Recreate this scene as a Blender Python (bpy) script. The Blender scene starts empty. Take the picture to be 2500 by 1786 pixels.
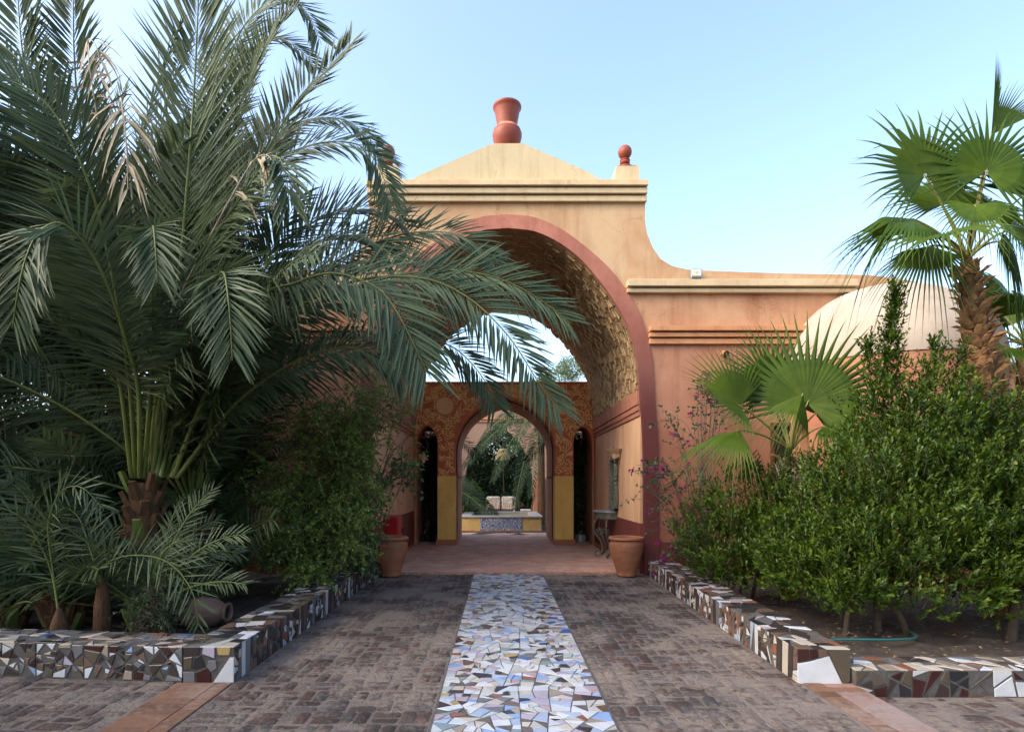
import bpy, bmesh, math, random
import numpy as np
from mathutils import Vector

sc = bpy.context.scene
COL = sc.collection
R = math.radians
rnd = random.Random(7)
rng = np.random.default_rng(11)

# ------------------------------------------------------------------ camera
F, VX, VY, CH = 1430.0, 1218.0, 1181.0, 1.6      # focal (photo px), vanishing point, eye height
cam_d = bpy.data.cameras.new('camera')
cam = bpy.data.objects.new('camera', cam_d)
COL.objects.link(cam)
cam.location = (0, 0, CH)
cam.rotation_euler = (R(90), 0, 0)
cam_d.sensor_width = 36
cam_d.lens = 36 * F / 2500
cam_d.shift_x = (1250 - VX) / 2500
cam_d.shift_y = (VY - 893) / 2500
cam_d.clip_start = 0.05
cam_d.clip_end = 2000
sc.camera = cam

# ------------------------------------------------------------------ light
SUN_EL, SUN_AZ = 38, 247            # azimuth clockwise from +Y (north): over the camera's left shoulder
w = bpy.data.worlds.new('World')
sc.world = w
w.use_nodes = True
nt = w.node_tree
for n in list(nt.nodes):
    nt.nodes.remove(n)
sky = nt.nodes.new('ShaderNodeTexSky')
sky.sky_type = 'NISHITA'
sky.sun_disc = False
sky.sun_elevation = R(SUN_EL)
sky.sun_rotation = R(SUN_AZ)
sky.altitude = 100
sky.air_density = 1.0
sky.dust_density = 3.8
sky.ozone_density = 1.6
bg = nt.nodes.new('ShaderNodeBackground')
bg.inputs['Strength'].default_value = 0.15
wo = nt.nodes.new('ShaderNodeOutputWorld')
nt.links.new(sky.outputs[0], bg.inputs['Color'])
nt.links.new(bg.outputs[0], wo.inputs['Surface'])

sun_d = bpy.data.lights.new('sun', 'SUN')
sun_d.energy = 0.5
sun_d.angle = R(34)
sun_d.color = (1.0, 0.93, 0.82)
sun = bpy.data.objects.new('sun', sun_d)
COL.objects.link(sun)
az, el = R(SUN_AZ), R(SUN_EL)
to_sun = Vector((math.sin(az) * math.cos(el), math.cos(az) * math.cos(el), math.sin(el)))
sun.rotation_euler = to_sun.to_track_quat('Z', 'Y').to_euler()
sun.location = (-3, -6, 12)

sc.view_settings.view_transform = 'Standard'
sc.view_settings.look = 'None'
sc.view_settings.exposure = 1.9
sc.view_settings.gamma = 1.0
sc.view_settings.use_curve_mapping = False
sc.render.engine = 'CYCLES'
sc.cycles.max_bounces = 8
sc.cycles.diffuse_bounces = 6
sc.cycles.glossy_bounces = 2
sc.cycles.transmission_bounces = 4
sc.cycles.transparent_max_bounces = 4
sc.cycles.use_denoising = True

# ------------------------------------------------------------------ materials
def mat(name, c, c2=None, rough=0.75, scale=3.0, bump=0.0, bscale=30.0, spec=0.3, rand=0.0, hue=0.0,
        trans=0.0, tint=0.0, metal=0.0, detail=6, contrast=(0.35, 0.65), stretch=None, coat=0.0, tcol=None, streak=0.0):
    m = bpy.data.materials.new(name)
    m.use_nodes = True
    t = m.node_tree
    b = t.nodes['Principled BSDF']
    b.inputs['Roughness'].default_value = rough
    b.inputs['Specular IOR Level'].default_value = spec
    b.inputs['Metallic'].default_value = metal
    if coat:
        b.inputs['Coat Weight'].default_value = coat
        b.inputs['Coat Roughness'].default_value = 0.1
    geo = t.nodes.new('ShaderNodeNewGeometry')
    src = geo.outputs['Position']
    if stretch:
        vm = t.nodes.new('ShaderNodeVectorMath'); vm.operation = 'MULTIPLY'
        vm.inputs[1].default_value = stretch
        t.links.new(src, vm.inputs[0]); src = vm.outputs[0]
    col = None
    if c2 is not None:
        nz = t.nodes.new('ShaderNodeTexNoise')
        nz.inputs['Scale'].default_value = scale
        nz.inputs['Detail'].default_value = detail
        nz.inputs['Roughness'].default_value = 0.62
        t.links.new(src, nz.inputs['Vector'])
        mr = t.nodes.new('ShaderNodeMapRange')
        mr.inputs['From Min'].default_value = contrast[0]
        mr.inputs['From Max'].default_value = contrast[1]
        t.links.new(nz.outputs['Fac'], mr.inputs['Value'])
        mx = t.nodes.new('ShaderNodeMix'); mx.data_type = 'RGBA'
        mx.inputs['A'].default_value = (*c, 1); mx.inputs['B'].default_value = (*c2, 1)
        t.links.new(mr.outputs[0], mx.inputs['Factor'])
        col = mx.outputs['Result']
    if streak:
        # weathering: rain streaks, blotches and hairline cracks in the wash
        gs = t.nodes.new('ShaderNodeNewGeometry')
        def layer(vec, s, d, lo, hi, val, colr):
            nonlocal col
            v = t.nodes.new('ShaderNodeVectorMath'); v.operation = 'MULTIPLY'; v.inputs[1].default_value = vec
            t.links.new(gs.outputs['Position'], v.inputs[0])
            q = t.nodes.new('ShaderNodeTexNoise'); q.inputs['Scale'].default_value = s; q.inputs['Detail'].default_value = d
            q.inputs['Roughness'].default_value = 0.7
            t.links.new(v.outputs[0], q.inputs['Vector'])
            r_ = t.nodes.new('ShaderNodeMapRange'); r_.inputs['From Min'].default_value = lo; r_.inputs['From Max'].default_value = hi
            r_.inputs['To Max'].default_value = val
            t.links.new(q.outputs['Fac'], r_.inputs['Value'])
            x_ = t.nodes.new('ShaderNodeMix'); x_.data_type = 'RGBA'; x_.blend_type = 'MULTIPLY'
            t.links.new(r_.outputs[0], x_.inputs['Factor']); t.links.new(col, x_.inputs['A']); x_.inputs['B'].default_value = (*colr, 1)
            col = x_.outputs['Result']
        layer((1, 1, .12), 4.5, 5, .5, .72, streak, (.62, .5, .42))
        layer((1, 1, 1), .55, 6, .52, .66, streak * .8, (.78, .58, .46))
        layer((1, 1, 1), 26, 4, .60, .74, streak * .7, (.6, .5, .45))
        vo = t.nodes.new('ShaderNodeTexVoronoi'); vo.feature = 'DISTANCE_TO_EDGE'; vo.inputs['Scale'].default_value = .8
        nd = t.nodes.new('ShaderNodeTexNoise'); nd.inputs['Scale'].default_value = 2.2; nd.inputs['Detail'].default_value = 6
        t.links.new(gs.outputs['Position'], nd.inputs['Vector'])
        va = t.nodes.new('ShaderNodeVectorMath'); va.operation = 'MULTIPLY_ADD'; va.inputs[1].default_value = (.9, .9, .9)
        t.links.new(nd.outputs['Color'], va.inputs[0]); t.links.new(gs.outputs['Position'], va.inputs[2]); t.links.new(va.outputs[0], vo.inputs['Vector'])
        rc = t.nodes.new('ShaderNodeMapRange'); rc.inputs['From Min'].default_value = .0015; rc.inputs['From Max'].default_value = .006
        rc.inputs['To Min'].default_value = streak * .9; rc.inputs['To Max'].default_value = 0
        t.links.new(vo.outputs['Distance'], rc.inputs['Value'])
        xc = t.nodes.new('ShaderNodeMix'); xc.data_type = 'RGBA'; xc.blend_type = 'MULTIPLY'
        t.links.new(rc.outputs[0], xc.inputs['Factor']); t.links.new(col, xc.inputs['A']); xc.inputs['B'].default_value = (.55, .42, .35, 1)
        col = xc.outputs['Result']
    if rand or hue or tint:
        hs = t.nodes.new('ShaderNodeHueSaturation')
        if col is None:
            hs.inputs['Color'].default_value = (*c, 1)
        else:
            t.links.new(col, hs.inputs['Color'])
        if tint:
            at_ = t.nodes.new('ShaderNodeAttribute'); at_.attribute_name = 'tint'
            rsrc = at_.outputs['Fac']; amt = tint
        else:
            oi = t.nodes.new('ShaderNodeObjectInfo'); rsrc = oi.outputs['Random']; amt = rand
        m1 = t.nodes.new('ShaderNodeMapRange')
        m1.inputs['To Min'].default_value = 1 - amt; m1.inputs['To Max'].default_value = 1 + amt
        t.links.new(rsrc, m1.inputs['Value']); t.links.new(m1.outputs[0], hs.inputs['Value'])
        if hue:
            m2 = t.nodes.new('ShaderNodeMapRange')
            m2.inputs['To Min'].default_value = 0.5 + hue; m2.inputs['To Max'].default_value = 0.5 - hue
            t.links.new(rsrc, m2.inputs['Value']); t.links.new(m2.outputs[0], hs.inputs['Hue'])
        col = hs.outputs['Color']
    if col is None:
        b.inputs['Base Color'].default_value = (*c, 1)
    else:
        t.links.new(col, b.inputs['Base Color'])
    if bump:
        nb = t.nodes.new('ShaderNodeTexNoise')
        nb.inputs['Scale'].default_value = bscale
        nb.inputs['Detail'].default_value = 5
        t.links.new(src, nb.inputs['Vector'])
        bp = t.nodes.new('ShaderNodeBump')
        bp.inputs['Strength'].default_value = bump
        bp.inputs['Distance'].default_value = 0.02
        t.links.new(nb.outputs['Fac'], bp.inputs['Height'])
        t.links.new(bp.outputs[0], b.inputs['Normal'])
    if trans:
        tr = t.nodes.new('ShaderNodeBsdfTranslucent')
        if tcol is not None:
            tr.inputs['Color'].default_value = (*tcol, 1)
        elif col is not None:
            t.links.new(col, tr.inputs['Color'])
        else:
            tr.inputs['Color'].default_value = (*c, 1)
        ms = t.nodes.new('ShaderNodeMixShader'); ms.inputs[0].default_value = trans
        out = t.nodes['Material Output']
        t.links.new(b.outputs[0], ms.inputs[1]); t.links.new(tr.outputs[0], ms.inputs[2])
        t.links.new(ms.outputs[0], out.inputs['Surface'])
    return m

def dusty(name, c, c2, dust, amount, rand=0.32, bump=0.8):
    """worn paving: brick colour with pale trodden dust in large drifting patches (world space)"""
    m = mat(name, c, c2, rough=0.85, scale=14, rand=rand, bump=bump, bscale=38)
    t = m.node_tree
    b = t.nodes['Principled BSDF']
    old = b.inputs['Base Color'].links[0].from_socket
    geo = t.nodes.new('ShaderNodeNewGeometry')
    def noise(s, d):
        n = t.nodes.new('ShaderNodeTexNoise'); n.inputs['Scale'].default_value = s; n.inputs['Detail'].default_value = d
        n.inputs['Roughness'].default_value = 0.65
        t.links.new(geo.outputs['Position'], n.inputs['Vector']); return n.outputs['Fac']
    a = noise(1.15, 5); f = noise(22, 5)
    ad = t.nodes.new('ShaderNodeMath'); ad.operation = 'MULTIPLY_ADD'
    t.links.new(f, ad.inputs[0]); ad.inputs[1].default_value = 0.45; t.links.new(a, ad.inputs[2])
    mr = t.nodes.new('ShaderNodeMapRange')
    mr.inputs['From Min'].default_value = 0.97 - amount; mr.inputs['From Max'].default_value = 1.13 - amount
    mr.inputs['To Max'].default_value = 0.88
    t.links.new(ad.outputs[0], mr.inputs['Value'])
    mx = t.nodes.new('ShaderNodeMix'); mx.data_type = 'RGBA'
    t.links.new(mr.outputs[0], mx.inputs['Factor']); t.links.new(old, mx.inputs['A'])
    mx.inputs['B'].default_value = (*dust, 1)
    t.links.new(mx.outputs['Result'], b.inputs['Base Color'])
    return m

M = {}
M['ochre'] = mat('ochre_plaster', streak=0.52, c=(0.536, 0.36, 0.2), c2=(0.432, 0.232, 0.116), rough=0.9, scale=0.9, bump=0.12, bscale=18, contrast=(0.36, 0.7))
M['orange'] = mat('orange_plaster', streak=0.52, c=(0.5292, 0.3024, 0.1638), c2=(0.3948, 0.1806, 0.0924), rough=0.9, scale=1.1, bump=0.12, bscale=18)
M['terracotta'] = mat('terracotta_plaster', streak=0.5, c=(0.47, 0.235, 0.14), c2=(0.36, 0.155, 0.088), rough=0.9, scale=1.0, bump=0.12, bscale=18)
M['dado'] = mat('maroon_paint', (0.12, 0.028, 0.024), (0.17, 0.045, 0.035), rough=0.7, scale=3, bump=0.08, stretch=(1, 1, 0.3))
M['band'] = mat('faded_red_paint', streak=0.4, c=(0.32, 0.096, 0.06), c2=(0.24, 0.06, 0.044), rough=0.8, scale=2.2, bump=0.1)
M['cream'] = mat('cream_plaster', streak=0.52, c=(0.5476, 0.444, 0.2664), c2=(0.4884, 0.3922, 0.2294), rough=0.9, scale=1.6, bump=0.08)
M['cream2'] = mat('cream_trim', streak=0.4, c=(0.608, 0.4788, 0.2888), c2=(0.532, 0.3952, 0.228), rough=0.9, scale=2.5, bump=0.06)
M['orange_trim'] = mat('orange_trim', streak=0.4, c=(0.578, 0.289, 0.136), c2=(0.493, 0.221, 0.102), rough=0.9, scale=2.0, bump=0.08)
M['wash'] = mat('pale_pink_wash', streak=0.4, c=(0.66, 0.42, 0.25), c2=(0.56, 0.32, 0.18), rough=0.85, scale=2.5, bump=0.06, stretch=(1, 1, 0.25))
M['pinkband'] = mat('dusky_pink_paint', streak=0.4, c=(0.42, 0.18, 0.11), c2=(0.34, 0.13, 0.08), rough=0.8, scale=2.5)
M['dome'] = mat('pale_dome_plaster', streak=0.35, c=(0.43, 0.36, 0.285), c2=(0.38, 0.31, 0.245), rough=0.9, scale=1.4, bump=0.06)
M['mud'] = mat('mud_mortar', (0.50, 0.35, 0.18), (0.43, 0.29, 0.145), rough=0.95, scale=9, bump=0.8, bscale=40)
M['mudbrick'] = mat('mud_brick', (0.25, 0.16, 0.08), (0.30, 0.195, 0.10), rough=0.95, scale=12, bump=0.8, bscale=45, rand=0.3)
M['screen'] = mat('red_brown_paint', (0.504, 0.144, 0.054), (0.408, 0.108, 0.0432), rough=0.8, scale=4, bump=0.1)
M['ornament'] = mat('ochre_line_paint', (0.88, 0.55, 0.21), (0.80, 0.44, 0.15), rough=0.8, scale=8)
M['disc'] = mat('tan_disc_paint', (0.76, 0.43, 0.21), (0.68, 0.37, 0.17), rough=0.8, scale=4)
M['yellow'] = mat('yellow_ochre_paint', streak=0.4, c=(0.82, 0.51, 0.13), c2=(0.74, 0.44, 0.11), rough=0.75, scale=3, bump=0.05)
M['plinth'] = mat('plinth_paint', (0.40, 0.16, 0.075), (0.33, 0.12, 0.06), rough=0.8, scale=4)
M['pier'] = mat('brown_pink_plaster', (0.40, 0.19, 0.10), (0.33, 0.14, 0.075), rough=0.85, scale=3)
M['soffit'] = mat('dark_brown_soffit', (0.06, 0.022, 0.014), (0.045, 0.017, 0.012), rough=0.9, scale=3)
M['clay'] = mat('terracotta_clay', streak=0.4, c=(0.37, 0.15, 0.078), c2=(0.28, 0.105, 0.052), rough=0.75, scale=5, bump=0.15, bscale=25, stretch=(1, 1, 3))
M['redclay'] = mat('painted_red_clay', streak=0.4, c=(0.2805, 0.06375, 0.02975), c2=(0.2125, 0.0425, 0.02125), rough=0.55, scale=6, spec=0.4)
M['claypale'] = mat('worn_pale_clay', (0.55, 0.24, 0.13), (0.45, 0.16, 0.08), rough=0.6, scale=6)
M['cement'] = mat('grey_cement', (0.095, 0.088, 0.082), (0.06, 0.056, 0.052), rough=0.95, scale=9, bump=0.5)
M['grout'] = mat('dark_grout', (0.11, 0.105, 0.10), (0.07, 0.065, 0.06), rough=0.95, scale=14, bump=0.3)
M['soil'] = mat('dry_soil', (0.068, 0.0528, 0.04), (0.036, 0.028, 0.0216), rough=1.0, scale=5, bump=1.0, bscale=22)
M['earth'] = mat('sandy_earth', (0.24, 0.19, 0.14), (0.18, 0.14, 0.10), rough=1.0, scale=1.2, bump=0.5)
DUST = (0.195, 0.155, 0.125)
M['mortar'] = dusty('sandy_mortar', (0.1275, 0.1037, 0.0884), (0.085, 0.068, 0.0595), DUST, 0.36, rand=0, bump=0.9)
M['paver'] = dusty('worn_paver', (0.0493, 0.03485, 0.02975), (0.068, 0.0476, 0.0391), DUST, 0.305)
M['paver_red'] = dusty('worn_red_paver', (0.0663, 0.03655, 0.0289), (0.0527, 0.0323, 0.02635), DUST, 0.305)
M['paver_grey'] = dusty('worn_grey_paver', (0.0527, 0.0459, 0.04505), (0.07225, 0.0612, 0.0578), DUST, 0.31)
M['bandtile'] = dusty('orange_floor_tile', (0.165, 0.082, 0.043), (0.12, 0.064, 0.042), (0.24, 0.17, 0.135), 0.27, rand=0.3, bump=0.2)
M['pinktile'] = dusty('dusty_pink_floor_tile', (0.24, 0.15, 0.115), (0.20, 0.115, 0.085), (0.25, 0.19, 0.165), 0.3, rand=0.25, bump=0.2)
M['edgebrick'] = mat('orange_edge_brick', (0.40, 0.21, 0.14), (0.32, 0.16, 0.10), rough=0.8, scale=10, rand=0.2, bump=0.4)

def palette(name, c, rough=0.22):
    g_ = sum(c) / 3; c = tuple((.78 * x + .22 * g_) * .84 for x in c)
    k = tuple(min(1, x * 0.86) for x in c)
    return mat(name, c, k, rough=rough, scale=7, spec=0.45, rand=0.10, bump=0.02, bscale=12)
T = {
    'white': palette('white_tile', (0.60, 0.62, 0.65)), 'cream': palette('cream_tile', (0.54, 0.47, 0.37)),
    'ivory': palette('ivory_tile', (0.55, 0.54, 0.49)), 'paleblue': palette('pale_blue_tile', (0.36, 0.46, 0.62)),
    'sky': palette('sky_blue_tile', (0.22, 0.37, 0.66)), 'blue': palette('deep_blue_tile', (0.05, 0.13, 0.36)),
    'teal': palette('grey_teal_tile', (0.20, 0.30, 0.31)), 'lilac': palette('lilac_tile', (0.45, 0.39, 0.48)),
    'pink': palette('rose_tile', (0.48, 0.34, 0.35)), 'brown': palette('brown_tile', (0.17, 0.095, 0.06)),
    'darkbrown': palette('dark_brown_tile', (0.055, 0.036, 0.032)), 'black': palette('charcoal_tile', (0.028, 0.028, 0.032)),
    'grey': palette('grey_tile', (0.17, 0.17, 0.18)), 'olive': palette('olive_tile', (0.115, 0.085, 0.052)),
    'rust': palette('rust_tile', (0.28, 0.09, 0.04)), 'ochre': palette('ochre_tile', (0.48, 0.32, 0.08)),
    'maroon': palette('maroon_tile', (0.055, 0.013, 0.011)), 'tan': palette('tan_tile', (0.34, 0.265, 0.185)),
    'mint': palette('mint_tile', (0.44, 0.53, 0.50)),
}
M['dateleaf'] = mat('date_frond_green', (0.054, 0.089, 0.045), (0.080, 0.112, 0.045), rough=0.5, scale=1.1, spec=0.28, tint=0.38, hue=0.025, trans=0.22)
M['courtleaf_shaded'] = mat('shaded_court_frond', (0.026, 0.046, 0.024), (0.036, 0.058, 0.026), rough=0.6, scale=1.1, spec=0.12, tint=0.4, trans=0.12)  # darker copy of the date leaf: courtyard shade put into the colour
M['daterachis'] = mat('frond_rib_yellow_green', (0.13, 0.15, 0.035), (0.08, 0.11, 0.03), rough=0.5, scale=3)
M['deadleaf'] = mat('dry_straw_leaf', (0.40, 0.34, 0.24), (0.30, 0.23, 0.14), rough=0.8, scale=5, tint=0.3)
M['fibre'] = mat('palm_fibre_bark', (0.12, 0.058, 0.024), (0.055, 0.03, 0.016), rough=0.95, scale=14, bump=1.0, bscale=40, stretch=(1, 1, 0.3))
M['fanleaf'] = mat('fan_leaf_green', (0.0663, 0.1131, 0.00936), (0.0429, 0.0819, 0.00936), rough=0.5, scale=2, spec=0.2, tint=0.34, hue=0.02, trans=0.18)
M['fanstalk'] = mat('fan_stalk_green', (0.20, 0.22, 0.05), (0.22, 0.16, 0.05), rough=0.5, scale=4)
M['boot'] = mat('palm_boot_golden_brown', (0.29, 0.155, 0.065), (0.14, 0.07, 0.03), rough=0.85, scale=9, rand=0.3, bump=0.6, bscale=30, stretch=(1, 1, 0.4))
M['bushleaf'] = mat('bush_leaf_green', (0.066, 0.112, 0.008), (0.036, 0.068, 0.006), rough=0.40, scale=2.6, spec=0.26, tint=0.6, hue=0.03, trans=0.25)
M['shrubleaf'] = mat('fine_shrub_leaf', (0.1785, 0.2635, 0.051), (0.1275, 0.204, 0.0425), rough=0.55, scale=2, tint=0.45, hue=0.03, trans=0.25)
M['vineleaf'] = mat('vine_leaf_green', (0.07, 0.14, 0.055), (0.05, 0.11, 0.045), rough=0.5, scale=3, tint=0.35, trans=0.2)
M['bract'] = mat('magenta_bract', (0.30, 0.004, 0.15), rough=0.6, tint=0.35, trans=0.3)
M['stem'] = mat('dark_shrub_stem', (0.075, 0.055, 0.04), (0.045, 0.033, 0.025), rough=0.95, scale=10, bump=0.4)
M['greentwig'] = mat('green_twig', (0.07, 0.085, 0.03), (0.05, 0.06, 0.025), rough=0.8, scale=10)
M['twig'] = mat('grey_brown_twig', (0.15, 0.115, 0.08), (0.09, 0.065, 0.05), rough=0.9, scale=10)
M['hedgeleaf'] = mat('dark_hedge_leaf', (0.045, 0.085, 0.03), (0.03, 0.06, 0.025), rough=0.5, scale=2, tint=0.4, trans=0.2)
M['lightleaf'] = mat('light_tree_leaf', (0.15, 0.20, 0.06), (0.11, 0.16, 0.05), rough=0.5, scale=2, tint=0.4, trans=0.35)
M['iron'] = mat('verdigris_iron', (0.20, 0.21, 0.17), (0.11, 0.10, 0.075), rough=0.6, scale=25, metal=0.3)
M['rustiron'] = mat('rusted_iron', (0.12, 0.065, 0.04), (0.07, 0.045, 0.03), rough=0.8, scale=25, metal=0.4)
M['glassmirror'] = mat('mirror_glass', (0.75, 0.75, 0.72), rough=0.05, metal=1.0)
M['redbox'] = mat('red_enamel', (0.36, 0.012, 0.015), (0.30, 0.01, 0.012), rough=0.4, scale=6)
M['alu'] = mat('cast_aluminium', (0.28, 0.28, 0.27), (0.2, 0.2, 0.2), rough=0.5, metal=0.6, scale=12)
M['lampglass'] = mat('lamp_glass', (0.62, 0.62, 0.52), rough=0.1, spec=0.6)
M['led'] = mat('yellow_led', (0.75, 0.50, 0.03), rough=0.4)
M['stone'] = mat('grey_stone_coping', (0.30, 0.30, 0.30), (0.22, 0.22, 0.22), rough=0.5, scale=8)
M['wood'] = mat('dark_wood', (0.13, 0.06, 0.025), (0.08, 0.035, 0.015), rough=0.5, scale=12, stretch=(4, 4, 0.6))
M['fabric'] = mat('cream_cushion', (0.62, 0.55, 0.42), (0.55, 0.47, 0.35), rough=0.9, scale=20)
M['parchment'] = mat('parchment_shade', (0.42, 0.33, 0.16), (0.34, 0.25, 0.11), rough=0.7, scale=6, trans=0.3)
M['basin'] = mat('ochre_basin_plaster', (0.46, 0.32, 0.12), (0.38, 0.25, 0.10), rough=0.8, scale=4)
M['hose'] = mat('teal_hose', (0.02, 0.12, 0.12), rough=0.5)
M['dark'] = mat('dark_opening', (0.02, 0.015, 0.012), rough=0.9)
M['sconce'] = mat('sconce_plaster', (0.62, 0.45, 0.28), rough=0.7)
M['jar'] = mat('weathered_jar_clay', (0.20, 0.13, 0.10), (0.13, 0.08, 0.065), rough=0.9, scale=7, bump=0.3)
M['litter'] = mat('dry_leaf_litter', (0.24, 0.16, 0.08), (0.15, 0.09, 0.045), rough=0.9, scale=30)

wm = bpy.data.materials.new('basin_water'); wm.use_nodes = True
b = wm.node_tree.nodes['Principled BSDF']
b.inputs['Base Color'].default_value = (0.12, 0.22, 0.24, 1); b.inputs['Roughness'].default_value = 0.06
M['water'] = wm

def tile_print(name, bgc, fg, scale):
    """glazed tile panel with a printed arabesque"""
    m = bpy.data.materials.new(name); m.use_nodes = True
    t = m.node_tree; b = t.nodes['Principled BSDF']; b.inputs['Roughness'].default_value = 0.3
    g = t.nodes.new('ShaderNodeNewGeometry')
    n = t.nodes.new('ShaderNodeTexNoise'); n.inputs['Scale'].default_value = scale; n.inputs['Detail'].default_value = 1.5
    n.inputs['Distortion'].default_value = 2.5
    t.links.new(g.outputs['Position'], n.inputs['Vector'])
    r = t.nodes.new('ShaderNodeValToRGB'); r.color_ramp.interpolation = 'CONSTANT'
    e = r.color_ramp.elements
    e[0].position = 0; e[0].color = (*bgc, 1); e[1].position = 0.47; e[1].color = (*fg, 1)
    for p, c in ((0.53, bgc), (0.62, fg), (0.68, bgc)):
        x = e.new(p); x.color = (*c, 1)
    t.links.new(n.outputs['Fac'], r.inputs['Fac']); t.links.new(r.outputs[0], b.inputs['Base Color'])
    return m
M['bluetile'] = tile_print('blue_arabesque_tile', (0.035, 0.055, 0.20), (0.50, 0.50, 0.44), 9)
M['floral'] = tile_print('floral_cushion_print', (0.70, 0.63, 0.50), (0.26, 0.06, 0.04), 7)

def brick_floor():
    m = mat('pink_brick_floor', (0.682, 0.451, 0.341), (0.55, 0.33, 0.242), rough=0.8, scale=1.6, bump=0.0)
    t = m.node_tree; b = t.nodes['Principled BSDF']
    old = b.inputs['Base Color'].links[0].from_socket
    g = t.nodes.new('ShaderNodeNewGeometry')
    k = t.nodes.new('ShaderNodeTexBrick')
    k.inputs['Scale'].default_value = 1.0
    k.inputs['Brick Width'].default_value = 0.22; k.inputs['Row Height'].default_value = 0.11
    k.inputs['Mortar Size'].default_value = 0.007; k.inputs['Mortar Smooth'].default_value = 0.3
    k.inputs['Color1'].default_value = (1, 0.92, 0.86, 1); k.inputs['Color2'].default_value = (0.68, 0.62, 0.60, 1)
    k.inputs['Mortar'].default_value = (0.62, 0.66, 0.68, 1)
    t.links.new(g.outputs['Position'], k.inputs['Vector'])
    mx = t.nodes.new('ShaderNodeMix'); mx.data_type = 'RGBA'; mx.blend_type = 'MULTIPLY'; mx.inputs['Factor'].default_value = 1
    t.links.new(old, mx.inputs['A']); t.links.new(k.outputs['Color'], mx.inputs['B'])
    t.links.new(mx.outputs['Result'], b.inputs['Base Color'])
    bp = t.nodes.new('ShaderNodeBump'); bp.inputs['Strength'].default_value = 0.5; bp.inputs['Distance'].default_value = 0.006; bp.invert = True
    t.links.new(k.outputs['Fac'], bp.inputs['Height']); t.links.new(bp.outputs[0], b.inputs['Normal'])
    return m
M['brickfloor'] = brick_floor()

# ------------------------------------------------------------------ object helpers
def tag(o, label=None, cat=None, group=None, kind=None):
    if label: o['label'] = label
    if cat: o['category'] = cat
    if group: o['group'] = group
    if kind: o['kind'] = kind
    return o

def thing(name, loc, label, cat, group=None):
    o = bpy.data.objects.new(name, None)
    o.empty_display_size = 0.2
    o.location = loc
    COL.objects.link(o)
    return tag(o, label, cat, group, 'thing')

ORG = {}
def origin(o):
    v = Vector((0, 0, 0))
    while o is not None:
        v += o.location; o = o.parent
    return v

def link(name, me, parent=None, loc=None):
    o = bpy.data.objects.new(name, me)
    if parent is not None:
        o.parent = parent
    if loc is not None:
        o.location = loc
    COL.objects.link(o)
    return o

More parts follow.
